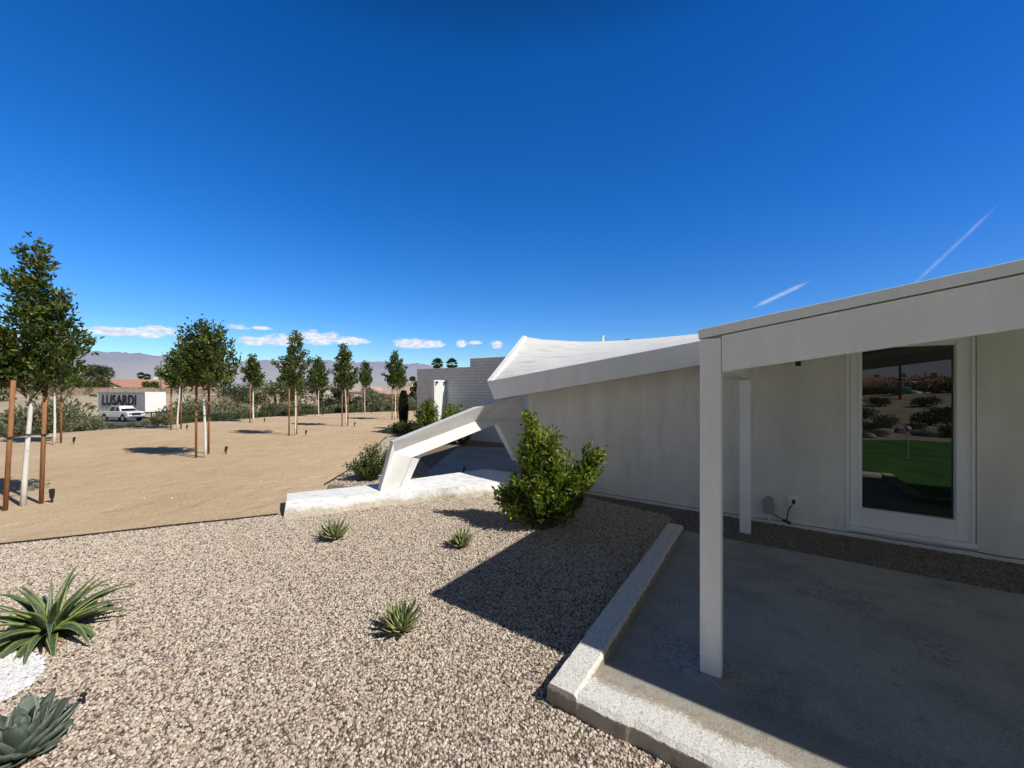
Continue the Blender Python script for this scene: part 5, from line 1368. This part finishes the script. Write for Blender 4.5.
mountains('mountains', 130, 300, 4200, 8200, lambda a: 900 + 80 * np.sin(a * .3) + 60 * np.sin(a * .8 + 1), 15, na=360, nr=50, fscale=1100.)

# ------------------------------------------------------------------ light
S = Vector((.625, -.315, .714)).normalized()
sun = bpy.data.lights.new('sun', 'SUN'); sun.energy = 5.0; sun.angle = math.radians(.53); sun.color = (1.0, .952, .875)
so_ = bpy.data.objects.new('sun', sun); COL.objects.link(so_); so_.rotation_euler = (-S).to_track_quat('-Z', 'Y').to_euler(); so_.location = (8, -4, 12)
w = bpy.data.worlds.new('World'); sc.world = w; w.use_nodes = True; n = w.node_tree; bg = n.nodes['Background']
sky = N(n, 'ShaderNodeTexSky'); sky.sky_type = 'NISHITA'; sky.sun_disc = False; sky.sun_elevation = math.asin(S.z); sky.sun_rotation = math.atan2(S.x, S.y)
sky.altitude = 150; sky.air_density = 1.0; sky.dust_density = .35; sky.ozone_density = 3.0
tc = N(n, 'ShaderNodeTexCoord').outputs['Generated']; sx = N(n, 'ShaderNodeSeparateXYZ'); n.links.new(tc, sx.inputs[0])
az = math_(n, 'ARCTAN2', sx.outputs[0], sx.outputs[1]); el = math_(n, 'ARCSINE', sx.outputs[2])
# deepen the blue with height, like the clear desert air of the photograph
hs = N(n, 'ShaderNodeHueSaturation'); hs.inputs['Saturation'].default_value = 1.28; hs.inputs['Hue'].default_value = .505; n.links.new(sky.outputs[0], hs.inputs['Color'])
deep = ramp(n, math_(n, 'DIVIDE', el, 1.5708), [(0.0, (1.15, 1.28, 1.3)), (0.09, (.72, 1.16, 1.58)), (0.26, (.36, 1.10, 1.62)), (0.45, (.18, 1.0, 1.5)), (0.54, (.12, .5, .72)), (0.72, (.12, .22, .26))])  # top stops darken the unseen zenith to weaken blue fill in shadows
skyc = mixc(n, 1.0, hs.outputs[0], deep, 'MULTIPLY')
# dims the right; unseen sky behind is set as neutral fill for shaded walls
azf = ramp(n, math_(n, 'MULTIPLY_ADD', az, .55, .5), [(0.1, (1.0, 1.02, 1.02)), (0.55, (1, 1, 1)), (1.0, (.72, .76, .84))])
skyc = mixc(n, 1.0, skyc, azf, 'MULTIPLY')
rear = ramp(n, math_(n, 'MULTIPLY_ADD', sx.outputs[1], -1.6, .62), [(0.12, (0, 0, 0)), (0.95, (1, 1, 1))])
rear_fill = ramp(n, math_(n, 'DIVIDE', el, 1.5708), [(0.0, (3.7, 4.3, 5.1)), (0.22, (1.8, 2.2, 2.8)), (0.45, (.5, .7, 1.1)), (1.0, (.15, .3, .6))])
skyc = mixc(n, rear, skyc, rear_fill)
def azel(px, py):
    x, y, z = (px - CX) / F, 1.0, (HY - py) / F; r = math.sqrt(x * x + y * y + z * z); return math.atan2(x, y), math.asin(z / r)
clouds = [(125, 332, 56, 5.2), (160, 330, 22, 5), (237, 327, 14, 3), (262, 328, 12, 2), (255, 341, 22, 5.5), (282, 340, 26, 7.5), (318, 337.5, 30, 8.5), (350, 341, 22, 5), (414, 343.5, 25, 6), (431, 344, 18, 4.5), (461, 343.5, 6, 4.5), (474, 342.5, 9, 2.5), (497, 344.5, 7, 5), (525, 345, 9, 2.5)]
cur = None
for (px, py, rx, ry) in clouds:
    a0, e0_ = azel(px, py); a1, _ = azel(px + rx, py); _, e1_ = azel(px, py - ry)
    ta = math_(n, 'DIVIDE', math_(n, 'SUBTRACT', az, a0), abs(a1 - a0)); te = math_(n, 'DIVIDE', math_(n, 'SUBTRACT', el, e0_), abs(e1_ - e0_))
    d = math_(n, 'SUBTRACT', 1.0, math_(n, 'ADD', math_(n, 'MULTIPLY', ta, ta), math_(n, 'MULTIPLY', te, te)))
    cur = d if cur is None else math_(n, 'MAXIMUM', cur, d)
cv = N(n, 'ShaderNodeCombineXYZ'); n.links.new(az, cv.inputs[0]); n.links.new(math_(n, 'MULTIPLY', el, 2.2), cv.inputs[1])
cn = noise(n, cv.outputs[0], 34, 8, .68)
dens = math_(n, 'ADD', math_(n, 'MAXIMUM', cur, -2.0), math_(n, 'MULTIPLY_ADD', cn, 3.4, -1.75))
mask = ramp(n, dens, [(0.05, (0, 0, 0)), (0.75, (1, 1, 1))])
mask = math_(n, 'MULTIPLY', mask, ramp(n, cur, [(-0.0, (0, 0, 0)), (0.12, (1, 1, 1))]))
cn2 = noise(n, cv.outputs[0], 60, 4, .5)
ccol = ramp(n, cn2, [(0.32, (6.3, 6.8, 8.3)), (0.6, (9.6, 9.6, 9.8))])
skyc = mixc(n, math_(n, 'MULTIPLY', mask, .92), skyc, ccol)
# two vapour streaks
def streak(p0, p1, wd, strength, pw):
    global skyc
    a0, b0 = azel(*p0); a1, b1 = azel(*p1); dx, dy = a1 - a0, b1 - b0; L2 = dx * dx + dy * dy; L1 = math.sqrt(L2)
    ux = math_(n, 'SUBTRACT', az, a0); uy = math_(n, 'SUBTRACT', el, b0)
    t = math_(n, 'DIVIDE', math_(n, 'ADD', math_(n, 'MULTIPLY', ux, dx), math_(n, 'MULTIPLY', uy, dy)), L2)
    dd = math_(n, 'DIVIDE', math_(n, 'SUBTRACT', math_(n, 'MULTIPLY', ux, dy), math_(n, 'MULTIPLY', uy, dx)), L1)
    dd = math_(n, 'DIVIDE', math_(n, 'ABSOLUTE', dd), wd)
    env = math_(n, 'MULTIPLY', math_(n, 'SUBTRACT', 1.0, math_(n, 'ABSOLUTE', math_(n, 'MULTIPLY_ADD', t, 2, -1))), 2.2, clamp=True)
    k = math_(n, 'SUBTRACT', 1.0, math_(n, 'DIVIDE', dd, math_(n, 'ADD', env, .05)), clamp=True)
    k = math_(n, 'MULTIPLY', math_(n, 'MULTIPLY', math_(n, 'POWER', k, pw), env), math_(n, 'MULTIPLY_ADD', noise(n, cv.outputs[0], 70, 5, .7), 1.2, .1), clamp=True)
    skyc = mixc(n, math_(n, 'MULTIPLY', k, strength), skyc, (8.5, 8.8, 9.6))
streak((750, 309, 0)[:2], (812, 280), .006, .6, 1.3)
streak((905, 292), (1003, 200), .0042, .26, 1.4)
n.links.new(skyc, bg.inputs[0]); bg.inputs[1].default_value = .1

# ------------------------------------------------------------------ camera
cam = bpy.data.cameras.new('camera'); cam.sensor_width = 36; cam.lens = F / 1024 * 36; cam.shift_y = 4 / 1024; cam.clip_end = 40000; cam.clip_start = .05
co = bpy.data.objects.new('camera', cam); COL.objects.link(co); co.location = (0, 0, H); co.rotation_euler = (math.radians(90), 0, 0)
sc.camera = co
sc.render.resolution_x = 1024; sc.render.resolution_y = 768
sc.view_settings.view_transform = 'Standard'; sc.view_settings.look = 'None'; sc.view_settings.exposure = 0
